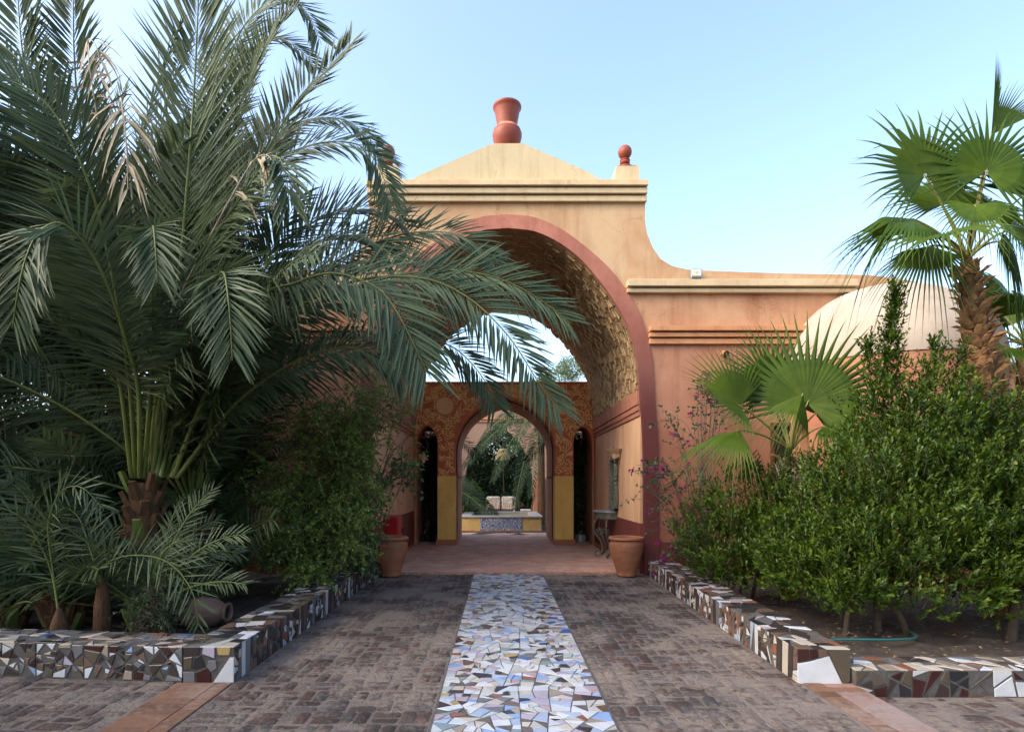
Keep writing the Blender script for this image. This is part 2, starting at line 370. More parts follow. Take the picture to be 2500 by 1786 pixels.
class MB:
    """collects polygons; build() links them as one mesh object (world coordinates in, parent-relative out)"""
    def __init__(s):
        s.v, s.f, s.m = [], [], []
    def poly(s, pts, mi=0):
        n = len(s.v); s.v += [tuple(p) for p in pts]; s.f.append(tuple(range(n, n + len(pts)))); s.m.append(mi)
    def mesh(s, vs, fs, mi=0):
        n = len(s.v); s.v += [tuple(p) for p in vs]
        for f in fs:
            s.f.append(tuple(i + n for i in f)); s.m.append(mi)
    def box(s, x0, x1, y0, y1, z0, z1, mi=0):
        vs = [(x, y, z) for z in (z0, z1) for y in (y0, y1) for x in (x0, x1)]
        s.mesh(vs, [(0, 2, 3, 1), (4, 5, 7, 6), (0, 1, 5, 4), (2, 6, 7, 3), (0, 4, 6, 2), (1, 3, 7, 5)], mi)
    def bbox(s, x0, x1, y0, y1, z0, z1, b=0.01, mi=0):
        """box with chamfered edges (octagonal in plan, chamfered top and bottom)"""
        def ring(z, i):
            X0, X1, Y0, Y1 = x0 + i, x1 - i, y0 + i, y1 - i
            return [(X0 + b, Y0, z), (X1 - b, Y0, z), (X1, Y0 + b, z), (X1, Y1 - b, z), (X1 - b, Y1, z), (X0 + b, Y1, z), (X0, Y1 - b, z), (X0, Y0 + b, z)]
        rs = ring(z0, b) + ring(z0 + b, 0) + ring(z1 - b, 0) + ring(z1, b)
        fs = [tuple(range(7, -1, -1)), tuple(range(24, 32))]
        for k in range(3):
            for i in range(8):
                j = (i + 1) % 8
                fs.append((k * 8 + i, k * 8 + j, k * 8 + 8 + j, k * 8 + 8 + i))
        s.mesh(rs, fs, mi)
    def prism_xz(s, pts, y0, y1, mi=0, mside=None):
        """polygon in (x,z) extruded from y0 (front) to y1"""
        n = len(pts)
        a = sum(pts[i][0] * pts[(i + 1) % n][1] - pts[(i + 1) % n][0] * pts[i][1] for i in range(n))
        if a < 0: pts = pts[::-1]
        vs = [(p[0], y0, p[1]) for p in pts] + [(p[0], y1, p[1]) for p in pts]
        s.mesh(vs, [tuple(range(n)), tuple(range(2 * n - 1, n - 1, -1))], mi)
        s.mesh(vs, [(j, i, i + n, j + n) for i in range(n) for j in [(i + 1) % n]], mi if mside is None else mside)
    def lathe(s, prof, c, n=32, mi=0, cap0=True, cap1=True):
        vs = []
        for r, z in prof:
            for k in range(n):
                a = 2 * math.pi * k / n
                vs.append((c[0] + r * math.cos(a), c[1] + r * math.sin(a), c[2] + z))
        fs = []
        for i in range(len(prof) - 1):
            for k in range(n):
                j = (k + 1) % n
                fs.append((i * n + k, i * n + j, i * n + n + j, i * n + n + k))
        if cap0: fs.append(tuple(range(n - 1, -1, -1)))
        if cap1: fs.append(tuple(range((len(prof) - 1) * n, len(prof) * n)))
        s.mesh(vs, fs, mi)
    def tube(s, pts, rad, n=6, mi=0):
        V, Fc = tube_np(np.array([tuple(p) for p in pts], float), rad, n)
        s.mesh([tuple(v) for v in V], [tuple(f) for f in Fc], mi)
    def build(s, name, mats, parent=None, smooth=False, kind=None):
        o0 = origin(parent) if parent is not None else Vector((0, 0, 0))
        me = bpy.data.meshes.new(name)
        me.from_pydata([(x - o0.x, y - o0.y, z - o0.z) for x, y, z in s.v], [], s.f)
        if not isinstance(mats, (list, tuple)): mats = [mats]
        for m in mats: me.materials.append(m)
        if len(mats) > 1: me.polygons.foreach_set('material_index', s.m)
        if smooth:
            me.polygons.foreach_set('use_smooth', [True] * len(me.polygons))
            if hasattr(me, 'set_sharp_from_angle'): me.set_sharp_from_angle(angle=R(38))
        me.update()
        o = link(name, me, parent)
        if kind: o['kind'] = kind
        return o

def nrm(a):
    return a / np.maximum(np.linalg.norm(a, axis=-1, keepdims=True), 1e-9)

def tube_np(P, rad, n=6):
    m = len(P)
    rad = np.broadcast_to(np.asarray(rad, float), (m,))
    Tn = nrm(np.gradient(P, axis=0))
    ref = np.array([0.0, 0, 1]) if abs(Tn[0][2]) < 0.9 else np.array([1.0, 0, 0])
    A = nrm(np.cross(Tn, ref)); B = np.cross(A, Tn)
    an = np.arange(n) * 2 * math.pi / n
    V = P[:, None] + rad[:, None, None] * (np.cos(an)[None, :, None] * A[:, None] + np.sin(an)[None, :, None] * B[:, None])
    V = V.reshape(-1, 3)
    i = np.arange(m - 1)[:, None] * n; k = np.arange(n)[None]; j = (k + 1) % n
    a, b_, c, d = i + k, i + j, i + n + j, i + n + k
    Fc = np.concatenate([np.stack([a, b_, c], -1).reshape(-1, 3), np.stack([a, c, d], -1).reshape(-1, 3)])
    return V, Fc

class Soup:
    """triangle soup in numpy for foliage"""
    def __init__(s):
        s.V, s.F, s.T, s.M, s.n = [], [], [], [], 0
    def add(s, V, Fc, tint=0.5, mi=0):
        s.V.append(V); s.F.append(Fc + s.n); s.n += len(V)
        s.T.append(np.broadcast_to(np.asarray(tint, float), (len(Fc),))); s.M.append(np.full(len(Fc), mi))
    def tube(s, P, rad, n=5, mi=0, tint=0.5):
        V, Fc = tube_np(np.asarray(P, float), rad, n); s.add(V, Fc, tint, mi)
    def leaves(s, P, D, N, L, W, fold=0.18, droop=0.0, mi=0, tint=None):
        D = nrm(D); S = nrm(np.cross(D, N)); N = np.cross(S, D)
        L = np.broadcast_to(L, (len(P),))[:, None]; W = np.broadcast_to(W, (len(P),))[:, None]
        z = np.array([0, 0, 1.0])
        mid = P + D * L * 0.48 - z * droop * L * 0.25
        tip = P + D * L - z * droop * L
        V = np.stack([P, mid - S * W / 2, mid - N * W * fold, mid + S * W / 2, tip], 1).reshape(-1, 3)
        q = np.array([[0, 1, 2], [0, 2, 3], [1, 4, 2], [2, 4, 3]])
        Fc = (np.arange(len(P))[:, None, None] * 5 + q).reshape(-1, 3)
        if tint is None: tint = rng.random(len(P))
        s.add(V, Fc, np.repeat(np.broadcast_to(tint, (len(P),)), 4), mi)
    def leaflets(s, P, D, N, L, W, droop, mi=0, tint=None):
        """long folded strap leaflets with two bends"""
        D = nrm(D); S = nrm(np.cross(D, N)); N = np.cross(S, D)
        L = L[:, None]; W = W[:, None]; dr = np.broadcast_to(droop, (len(P),))[:, None]
        z = np.array([0, 0, 1.0])
        m1 = P + D * L * 0.3 - z * dr * L * 0.05
        m2 = P + D * L * 0.68 - z * dr * L * 0.36
        tip = P + D * L - z * dr * L * 0.9
        V = np.stack([P, m1 - S * W / 2, m1 - N * W * 0.3, m1 + S * W / 2,
                      m2 - S * W * 0.38, m2 - N * W * 0.22, m2 + S * W * 0.38, tip], 1).reshape(-1, 3)
        q = np.array([[0, 1, 2], [0, 2, 3], [1, 4, 5], [1, 5, 2], [2, 5, 6], [2, 6, 3], [4, 7, 5], [5, 7, 6]])
        Fc = (np.arange(len(P))[:, None, None] * 8 + q).reshape(-1, 3)
        if tint is None: tint = rng.random(len(P))
        s.add(V, Fc, np.repeat(tint, 8), mi)
    def build(s, name, mats, parent=None, kind=None, smooth=False, weld=False):
        o0 = origin(parent) if parent is not None else Vector((0, 0, 0))
        V = np.concatenate(s.V) - np.array(o0); Fc = np.concatenate(s.F)
        me = bpy.data.meshes.new(name)
        me.vertices.add(len(V)); me.vertices.foreach_set('co', V.astype(np.float32).ravel())
        me.loops.add(len(Fc) * 3); me.loops.foreach_set('vertex_index', Fc.astype(np.int32).ravel())
        me.polygons.add(len(Fc)); me.polygons.foreach_set('loop_start', np.arange(0, len(Fc) * 3, 3, dtype=np.int32))
        me.polygons.foreach_set('material_index', np.concatenate(s.M).astype(np.int32))
        if smooth: me.polygons.foreach_set('use_smooth', np.ones(len(Fc), bool))
        a = me.attributes.new('tint', 'FLOAT', 'FACE'); a.data.foreach_set('value', np.concatenate(s.T).astype(np.float32))
        if not isinstance(mats, (list, tuple)): mats = [mats]
        for m in mats: me.materials.append(m)
        me.update(calc_edges=True)
        if weld:
            bm = bmesh.new(); bm.from_mesh(me); bmesh.ops.remove_doubles(bm, verts=bm.verts, dist=2e-4); bm.to_mesh(me); bm.free()
        o = link(name, me, parent)
        if kind: o['kind'] = kind
        return o

def at(px, py, Y):
    return Vector(((px - VX) / F * Y, Y, CH - (py - VY) / F * Y))

def catmull(P, n):
    """smooth resample of a polyline, n points evenly spaced"""
    P = np.asarray(P, float)
    Q = np.vstack([2 * P[0] - P[1], P, 2 * P[-1] - P[-2]])
    out = []
    for i in range(1, len(Q) - 2):
        t = np.linspace(0, 1, 24, endpoint=False)[:, None]
        p0, p1, p2, p3 = Q[i - 1], Q[i], Q[i + 1], Q[i + 2]
        out.append(0.5 * (2 * p1 + (p2 - p0) * t + (2 * p0 - 5 * p1 + 4 * p2 - p3) * t ** 2 + (3 * p1 - p0 - 3 * p2 + p3) * t ** 3))
    out.append(P[-1:])
    out = np.vstack(out)
    d = np.concatenate([[0], np.cumsum(np.linalg.norm(np.diff(out, axis=0), axis=1))])
    s = np.linspace(0, d[-1], n)
    return np.stack([np.interp(s, d, out[:, k]) for k in range(out.shape[1])], 1)

# ------------------------------------------------------------------ broken tile pieces
def clip(poly, p, n):
    out = []
    for i in range(len(poly)):
        a, b_ = poly[i], poly[(i + 1) % len(poly)]
        da = (a[0] - p[0]) * n[0] + (a[1] - p[1]) * n[1]
        db = (b_[0] - p[0]) * n[0] + (b_[1] - p[1]) * n[1]
        if da >= 0: out.append(a)
        if da * db < 0:
            t = da / (da - db); out.append((a[0] + (b_[0] - a[0]) * t, a[1] + (b_[1] - a[1]) * t))
    return out
def area(p):
    return abs(sum(p[i][0] * p[(i + 1) % len(p)][1] - p[(i + 1) % len(p)][0] * p[i][1] for i in range(len(p)))) / 2
def inset(p, d):
    n = len(p)
    s = 1 if sum(p[i][0] * p[(i + 1) % n][1] - p[(i + 1) % n][0] * p[i][1] for i in range(n)) > 0 else -1
    q = list(p)
    for i in range(n):
        a, b_ = p[i], p[(i + 1) % n]
        ex, ey = b_[0] - a[0], b_[1] - a[1]; L = math.hypot(ex, ey)
        if L < 1e-6: continue
        nx, ny = -ey / L * s, ex / L * s
        q = clip(q, (a[0] + nx * d, a[1] + ny * d), (nx, ny))
        if len(q) < 3: return []
    return q
def shatter(poly, amin, amax, r, skew=32):
    a = area(poly)
    if a < amin * 1.7 or a < amin + (amax - amin) * r.random():
        return [poly]
    n = len(poly)
    i = max(range(n), key=lambda i: (poly[(i + 1) % n][0] - poly[i][0]) ** 2 + (poly[(i + 1) % n][1] - poly[i][1]) ** 2)
    ex, ey = poly[(i + 1) % n][0] - poly[i][0], poly[(i + 1) % n][1] - poly[i][1]
    ang = math.atan2(ey, ex) + R(r.gauss(0, skew * .6))
    nx, ny = math.cos(ang), math.sin(ang)
    pr = [p[0] * nx + p[1] * ny for p in poly]
    t = r.uniform(0.36, 0.64)
    q = min(pr) + (max(pr) - min(pr)) * t
    c = (nx * q, ny * q)
    nn = (nx, ny)
    A, B = clip(poly, c, nn), clip(poly, c, (-nn[0], -nn[1]))
    if len(A) < 3 or len(B) < 3: return [poly]
    return shatter(A, amin, amax, r, skew) + shatter(B, amin, amax, r, skew)

def piece(mb, poly, fr, h, r, mi=0):
    """a tile: convex polygon in frame fr=(origin,u,v,n) with a soft arris, sunk base and raised face"""
    o, u, v, n = fr
    q = inset(poly, 0.0022)
    if len(q) != len(poly): q = poly
    t1, t2 = r.uniform(-0.012, 0.012), r.uniform(-0.012, 0.012)
    cx = sum(p[0] for p in poly) / len(poly); cy = sum(p[1] for p in poly) / len(poly)
    def P(p, z):
        z += (p[0] - cx) * t1 + (p[1] - cy) * t2
        return o + u * p[0] + v * p[1] + n * z
    k = len(poly)
    vs = [P(p, -0.003) for p in poly] + [P(p, h - 0.002) for p in poly] + [P(p, h) for p in q]
    s = sum(poly[i][0] * poly[(i + 1) % k][1] - poly[(i + 1) % k][0] * poly[i][1] for i in range(k)) > 0
    fs = []
    for l in (0, k):
        for i in range(k):
            j = (i + 1) % k
            fs.append((l + i, l + j, l + k + j, l + k + i))
    fs.append(tuple(range(2 * k, 3 * k)))
    right = (u.cross(v)).dot(n) > 0
    if s != right: fs = [f[::-1] for f in fs]
    mb.mesh(vs, fs, mi)

def lay_tiles(parent, polys, fr, pal, r, gap=0.003, h=0.006, limit=300, keyf=None, skip=0.0, rough=0.0):
    """each piece is its own 'tile' child; those past the limit are joined as one stuff part"""
    names = [k for k, _ in pal]; wts = [x for _, x in pal]
    if keyf: polys = sorted(polys, key=keyf)
    rest = MB(); mats = [T[k] for k in names]; cnt = 0
    for p in polys:
        if r.random() < skip: continue
        q = inset(p, gap * r.uniform(0.6, 1.6))
        if rough and len(q) > 3 and r.random() < rough:
            i = r.randrange(len(q)); q = q[:i] + q[i + 1:]
        if len(q) < 3 or area(q) < 0.00018: continue
        k = r.choices(range(len(names)), wts)[0]
        if cnt < limit:
            mb = MB(); piece(mb, q, fr, h * r.uniform(0.7, 1.3), r); mb.build('tile', mats[k], parent); cnt += 1
        else:
            piece(rest, q, fr, h * r.uniform(0.7, 1.3), r, k)
    if rest.v:
        rest.build('tile_field', mats, parent, kind='stuff')
# ================================================================== GROUND
def struct(name, mb, mats, parent=None, label=None):
    o = mb.build(name, mats, parent); o['kind'] = 'structure'
    if label: o['label'] = label
    return o

g = MB(); g.poly([(-300, -60, -0.16), (300, -60, -0.16), (300, 500, -0.16), (-300, 500, -0.16)])
struct('ground', g, M['earth'], label='sandy earth ground stretching away round the gatehouse')

def soil_sheet(x0, x1, y0, y1, z, n, r):
    m = MB(); vs = []; fs = []
    for j in range(n + 1):
        for i in range(n + 1):
            h = 0.035 * math.sin(i * 1.7 + j * 0.6) * math.cos(j * 1.3 - i * 0.4) + r.uniform(-0.015, 0.015)
            vs.append((x0 + (x1 - x0) * i / n, y0 + (y1 - y0) * j / n, z + h))
    for j in range(n):
        for i in range(n):
            a = j * (n + 1) + i; fs.append((a, a + 1, a + n + 2, a + n + 1))
    m.mesh(vs, fs); return m
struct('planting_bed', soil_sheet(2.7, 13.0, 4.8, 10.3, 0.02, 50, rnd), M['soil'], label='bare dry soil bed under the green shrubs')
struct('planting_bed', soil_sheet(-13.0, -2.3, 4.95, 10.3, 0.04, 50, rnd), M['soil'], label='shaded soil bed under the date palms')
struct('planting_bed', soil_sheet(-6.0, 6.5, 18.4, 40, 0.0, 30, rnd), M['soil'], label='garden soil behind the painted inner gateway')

# worn brick variants (shared meshes), unit: long side 0.225 x short side 0.108
def brick_mesh(r, L=0.222, W=0.108, H=0.03, worn=0.012):
    b0 = []
    for sx, sy in ((-1, -1), (1, -1), (1, 1), (-1, 1)):
        c = (sx * L / 2, sy * W / 2)
        k = r.uniform(0.010, 0.028)
        p, q = (c[0] - sx * k, c[1]), (c[0], c[1] - sy * k)
        b0 += [p, q] if sx * sy < 0 else [q, p]
    b0 = [(x + r.uniform(-0.005, 0.005), y + r.uniform(-0.005, 0.005)) for x, y in b0]
    vs = [(x, y, -0.03) for x, y in b0] + [(x, y, H - 0.010) for x, y in b0]
    vs += [(x * (1 - worn * 2 / L) * 0.95, y * (1 - 2 * worn / W) * 0.96, H - r.uniform(0, 0.005)) for x, y in b0] + [(r.uniform(-.03, .03), r.uniform(-.02, .02), H + r.uniform(-0.002, 0.003))]
    fs = []
    for l in (0, 8):
        for i in range(8):
            j = (i + 1) % 8; fs.append((l + i, l + j, l + 8 + j, l + 8 + i))
    for i in range(8): fs.append((16 + i, 16 + (i + 1) % 8, 24))
    return vs, fs
BRICKS = [brick_mesh(rnd) for _ in range(10)]
BRICK_ME = []
for i, (vs, fs) in enumerate(BRICKS):
    for k in ('paver', 'paver', 'paver_red', 'paver_grey')[: 4]:
        me = bpy.data.meshes.new('brick'); me.from_pydata(vs, [], fs); me.materials.append(M[k])
        me.polygons.foreach_set('use_smooth', [True] * len(me.polygons)); me.set_sharp_from_angle(angle=R(50))
        BRICK_ME.append(me)

def pave(parent, x0, x1, y0, y1, z, inside, limit, r, seen, Md=0.232):
    """basket weave of worn bricks; the nearest `limit` in view are objects, the rest one stuff part"""
    lst = []
    ni = int((x1 - x0) / Md) + 1; nj = int((y1 - y0) / Md) + 1
    for j in range(nj):
        for i in range(ni):
            cx, cy = x0 + (i + .5) * Md, y0 + (j + .5) * Md
            wob = 0.02 * math.sin(cy * 2.1 + cx)
            for s in (-1, 1):
                if (i + j) % 2: x, y, a = cx, cy + s * Md / 4, 0
                else: x, y, a = cx + s * Md / 4, cy, math.pi / 2
                x += r.uniform(-.010, .010); y += r.uniform(-.010, .010) + wob
                if inside(x, y, 0.11 if a == 0 else 0.06):
                    lst.append((x, y, a + r.uniform(-.05, .05), r.uniform(-0.010, 0.005) - (0.012 if r.random() < .08 else 0)))
    near = sorted([q for q in lst if seen(q)], key=lambda q: q[1])
    far = [q for q in lst if not seen(q)] + near[limit:]
    for x, y, a, dz in near[:limit]:
        o = link('brick', r.choice(BRICK_ME), parent, (x, y, z + dz))
        o.rotation_euler = (r.uniform(-.02, .02), r.uniform(-.02, .02), a); o.scale = (Md / .236, Md / .236, 1)
    mb = MB(); mats = [M['paver'], M['paver_red'], M['paver_grey']]
    for x, y, a, dz in far:
        vs, fs = r.choice(BRICKS); ca, sa = math.cos(a) * Md / .236, math.sin(a) * Md / .236
        mb.mesh([(x + vx * ca - vy * sa, y + vx * sa + vy * ca, z + dz + vz) for vx, vy, vz in vs], fs, r.choices((0, 1, 2), (2, 1, 1))[0])
    if mb.v: mb.build('brick_field', mats, parent, kind='stuff', smooth=True)

XL, XR = -2.13, 2.42                 # faces of the low walls towards the path
SX0, SX1 = -0.44, 0.77               # mosaic strip
YF = 10.30                           # gatehouse front plane
def sheet(x0, x1, y0, y1, z, n=8):
    m = MB(); m.poly([(x0, y0, z), (x1, y0, z), (x1, y1, z), (x0, y1, z)]); return m
YE = 10.33                           # where the brick path meets the passage floor

p = MB(); p.box(XL - 0.02, 2.66, -6, YE, -0.12, 0.0)
path = struct('brick_path', p, M['mortar'], label='worn dusty brick path leading up to the arch')
path_l = lambda x, y, h: (XL + .01 + h < x < SX0 - 0.03 - h) or (SX1 + .03 + h < x < XR + (y - 4.69) / 5.56 * 0.2 * (y > 4.69) - 0.01 - h + .02)
for a_, b_ in ((XL + .012, SX0 - .022), (SX1 + .022, 2.41)):
    pave(path, a_, b_ - .01, 1.2, YE - .1, -0.020, lambda x, y, h: True, 150, rnd, lambda q: q[1] > 3.75, (b_ - a_) / 8)
m = MB()
for i in range(46):                                      # odd halves closing the splay along the shrub bed wall
    y = 1.3 + i * .196
    if 2.44 + (y - 4.69) / 5.56 * .2 > 2.5:
        vs, fs = BRICKS[i % 10]; m.mesh([(2.47 + vx * .4, y + vy * 1.5, -0.022 + vz) for vx, vy, vz in vs], fs)
if m.v: m.build('brick_field', M['paver'], path, kind='stuff', smooth=True)

p = MB(); p.box(-8, XL - 0.45, -6, 5.3, -0.12, -0.004)
fl = struct('forecourt', p, M['mortar'], label='brick paved forecourt in front of the low palm bed wall')
pave(fl, -7.0, XL - .46, 1.5, 5.2, -0.024, lambda x, y, h: y < 4.72 - (x + 2.13) * 0.1 - .05 and x < XL - .465 - h, 300, rnd, lambda q: q[1] > 3.6 and -q[0] < q[1] * .88)
p = MB(); p.box(2.84, 9, -6, 4.7, -0.16, -0.084)
frr = struct('forecourt', p, M['mortar'], label='slightly sunken brick forecourt in front of the low shrub bed wall')
pave(frr, 2.86, 8.0, 1.5, 4.68, -0.106, lambda x, y, h: y < 4.60, 300, rnd, lambda q: q[1] > 3.6 and q[0] < q[1] * .92)

# tiled bands running on from the low walls
def band(x0, x1, cut, z, label, k1, r):
    m = MB(); m.box(x0, x1, -6, 4.71, -0.14, z - 0.006)
    o = struct('tile_band', m, M['grout'], label=label)
    y = 4.70; 
    while y > 2.2:
        d = r.uniform(0.09, 0.125)
        for a, b_, k in ((x0, cut, 'bandtile'), (cut, x1, k1)):
            t = MB(); t.bbox(a + .003, b_ - .003, y - d + .002, y - .002, z - 0.012, z + r.uniform(0, .004), 0.003)
            t.build('tile', M[k if r.random() < .85 else 'bandtile'], o)
        y -= d
band(2.43, 2.835, 2.58, 0.008, 'pale terracotta tile band running out from the shrub bed wall corner', 'pinktile', rnd)
band(XL - .45, XL - 0.005, XL - .13, 0.008, 'orange terracotta tile band running out from the palm bed wall corner', 'bandtile', rnd)

# mosaic strip
p = MB(); p.box(SX0 - .015, SX1 + .015, 1.5, YE - .004, -0.05, 0.012)
strip = struct('mosaic_path', p, M['grout'], label='strip of broken white and coloured ceramic tile down the middle of the path')
rect = [(SX0, 1.9), (SX1, 1.9), (SX1, YE - .01), (SX0, YE - .01)]
polys = []
y = 1.9
while y < YE - .02:                     # squared-off border pieces, then shards between
    y2 = min(YE - .01, y + 0.9)
    polys += shatter([(SX0, y), (SX1, y), (SX1, y2), (SX0, y2)], 0.0032, 0.0200, rnd, 32)
    y = y2
pal = [('white', 26), ('ivory', 16), ('cream', 7), ('paleblue', 10), ('sky', 5), ('blue', 1.5), ('teal', 3.5), ('lilac', 7), ('pink', 4), ('brown', 6), ('darkbrown', 5), ('black', 1.5), ('grey', 4), ('tan', 4), ('ochre', 1), ('mint', 5), ('rust', 1.5)]
cy_ = lambda p: sum(q[1] for q in p) / len(p)
lay_tiles(strip, polys, (Vector((0, 0, 0.012)), Vector((1, 0, 0)), Vector((0, 1, 0)), Vector((0, 0, 1))), pal, rnd, 0.0032, 0.006, 300, lambda p: cy_(p) if cy_(p) > 3.72 else 99, rough=0.15)

# passage floor
p = MB(); p.box(-2.6, 2.9, YE, 19.2, -0.12, 0.006)
pf = struct('passage_floor', p, M['brickfloor'], label='pinkish brick floor under the vault')
x = -2.2
while x < 2.5:
    w_ = rnd.uniform(0.10, 0.115)
    t = MB(); t.bbox(x, x + w_ - .008, YE - 0.002, YE + 0.2, -0.01, 0.018 + rnd.uniform(0, .006), 0.006); t.build('brick', M['edgebrick'], pf); x += w_

# ================================================================== LOW MOSAIC WALLS
def low_wall(name, a, b_, thick, z0, z1, side, label, faces, pal_top, pal_face, r, group='low mosaic garden walls'):
    """wall from a to b along its visible face; thick goes to `side` (+1 left of a->b)"""
    A, B = Vector((a[0], a[1], 0)), Vector((b_[0], b_[1], 0))
    u = (B - A).normalized(); Ln = (B - A).length
    nrm_ = Vector((-u.y, u.x, 0)) * side          # into the wall
    th = thing(name, (A.x, A.y, z0), label, 'garden wall', group)
    c = MB()
    i = 0.007
    q = [A + u * i + nrm_ * i, B - u * i + nrm_ * i, B - u * i + nrm_ * (thick - i), A + u * i + nrm_ * (thick - i)]
    vs = [(p.x, p.y, z0 - .06) for p in q] + [(p.x, p.y, z1 - .007) for p in q]
    c.mesh(vs, [(0, 3, 2, 1), (4, 5, 6, 7), (0, 1, 5, 4), (1, 2, 6, 5), (2, 3, 7, 6), (3, 0, 4, 7)])
    c.build('core', M['cement'], th)
    up = Vector((0, 0, 1)); Z0 = Vector((0, 0, z0)); H = z1 - z0
    if 'top' in faces:
        s = faces['top']
        ps = []
        n = max(1, round(Ln / 0.5))
        for k in range(n):
            ps += shatter([(Ln * k / n, 0), (Ln * (k + 1) / n, 0), (Ln * (k + 1) / n, thick), (Ln * k / n, thick)], s[0], s[1], r, 28)
        lay_tiles(th, ps, (A + up * (z1 - .007), u, nrm_, up), pal_top, r, 0.004, 0.007, s[2], skip=s[3], rough=.3)
    if 'face' in faces:
        s = faces['face']; ps = []
        fr = (A + Z0 + nrm_ * .007, u, up, -nrm_)
        if s[4] == 'strips':
            x = 0; lean = 0
            while x < Ln - .02:
                wd = min(r.uniform(0.05, 0.13), Ln - x); l2 = r.uniform(-.02, .02) if x + wd < Ln - .05 else 0
                poly = [(x, 0), (x + wd, 0), (min(Ln, x + wd + l2), H), (max(0, x + lean), H)]
                if area(poly) > .0005:
                    ps += [poly] if r.random() < .38 else shatter(poly, 0.002, 0.010, r, 50)
                x += wd; lean = l2
        else:
            n = max(1, round(Ln / 0.45))
            for k in range(n):
                ps += shatter([(Ln * k / n, .004), (Ln * (k + 1) / n, .004), (Ln * (k + 1) / n, H - .004), (Ln * k / n, H - .004)], s[0], s[1], r, 34)
        lay_tiles(th, ps, fr, pal_face, r, 0.006 if s[4] == 'strips' else s[5], 0.007, s[2], skip=s[3], rough=.45 if s[4] != 'strips' else .15)
    if 'end' in faces:
        s = faces['end']
        for k, poly in s:
            mb = MB(); piece(mb, poly, (A + Z0 + u * .007, nrm_, up, -u), 0.008, r); mb.build('tile', T[k], th)
    return th
pt = [('white', 11), ('cream', 7), ('ivory', 8), ('darkbrown', 18), ('brown', 14), ('rust', 8), ('grey', 9), ('black', 9), ('lilac', 3), ('pink', 4), ('olive', 5)]
pfc = [('white', 20), ('cream', 8), ('darkbrown', 22), ('brown', 18), ('rust', 9), ('grey', 9), ('black', 6), ('paleblue', 4), ('olive', 5), ('maroon', 5)]
W_, H_ = 0.42, 0.285
low_wall('mosaic_wall', (2.39, 4.69), (2.60, 10.26), W_, 0, H_, -1, 'low broken tile wall between the path and the green shrub bed',
         {'top': (0.010, 0.034, 150, .05), 'face': (0, 0, 140, .03, 'strips'),
          'end': [('white', [(0.004, .004), (.355, .004), (.25, .225), (.10, .18), (.004, .165)]), ('olive', [(.365, .004), (.415, .03), (.415, .278), (.235, .278), (.26, .225)]),
                  ('maroon', [(.004, .175), (.095, .19), (.09, .278), (.004, .278)]), ('maroon', [(.105, .193), (.165, .213), (.155, .278), (.10, .278)]), ('brown', [(.172, .214), (.245, .235), (.225, .278), (.165, .278)])]},
         pt, pfc, rnd)
low_wall('mosaic_wall', (-2.13, 4.712), (-2.08, 10.26), W_, 0, 0.295, 1, 'low broken tile wall between the path and the date palm bed',
         {'top': (0.010, 0.034, 150, .08), 'face': (0, 0, 140, .05, 'strips'),
          'end': [('white', [(.004, .004), (.17, .004), (.035, .205), (.004, .205)]), ('ochre', [(.04, .225), (.13, .225), (.14, .288), (.03, .288)]), ('maroon', [(.19, .004), (.30, .004), (.31, .085), (.23, .12), (.19, .08)]),
                  ('black', [(.235, .13), (.335, .11), (.32, .2), (.27, .225)]), ('grey', [(.14, .12), (.185, .09), (.222, .13), (.21, .18), (.15, .18)]), ('grey', [(.32, .004), (.412, .004), (.412, .09), (.32, .085)]), ('lilac', [(.16, .2), (.26, .235), (.25, .288), (.16, .288)]), ('olive', [(.345, .12), (.41, .1), (.41, .2), (.34, .21)]), ('darkbrown', [(.29, .225), (.41, .215), (.41, .288), (.28, .288)])]}, [('grey', 14), ('darkbrown', 20), ('white', 6), ('cream', 5), ('black', 15), ('olive', 12), ('ivory', 5), ('brown', 8)],
         [('white', 13), ('darkbrown', 20), ('black', 18), ('grey', 9), ('cream', 6), ('brown', 14), ('rust', 8), ('paleblue', 6), ('olive', 6)], rnd)
low_wall('mosaic_wall', (-6.4, 5.10), (-2.552, 4.722), W_, 0, 0.29, 1, 'low mosaic wall of small scattered shards in front of the date palms',
         {'top': (0.008, 0.03, 140, .12), 'face': (0.0022, 0.013, 170, .13, 'shards', 0.006)}, [('tan', 10), ('olive', 12), ('darkbrown', 14), ('grey', 14), ('blue', 1.5), ('cream', 8), ('black', 8), ('rust', 5)],
         [('white', 17), ('cream', 7), ('tan', 5), ('olive', 14), ('darkbrown', 20), ('black', 16), ('grey', 9), ('maroon', 8), ('sky', 3), ('lilac', 3), ('brown', 10)], rnd)
low_wall('mosaic_wall', (2.815, 4.62), (8.2, 4.62), 0.36, -0.09, 0.137, 1, 'lowest mosaic wall of large pointed shards in front of the green shrubs',
         {'top': (0.010, 0.03, 140, .1), 'face': (0.009, 0.026, 120, .10, 'shards', 0.007)}, [('white', 16), ('tan', 12), ('cream', 10), ('grey', 14), ('olive', 10), ('darkbrown', 8), ('rust', 6), ('ivory', 10)],
         [('white', 11), ('cream', 9), ('olive', 20), ('darkbrown', 20), ('maroon', 20), ('rust', 6), ('brown', 14), ('black', 6)], rnd)

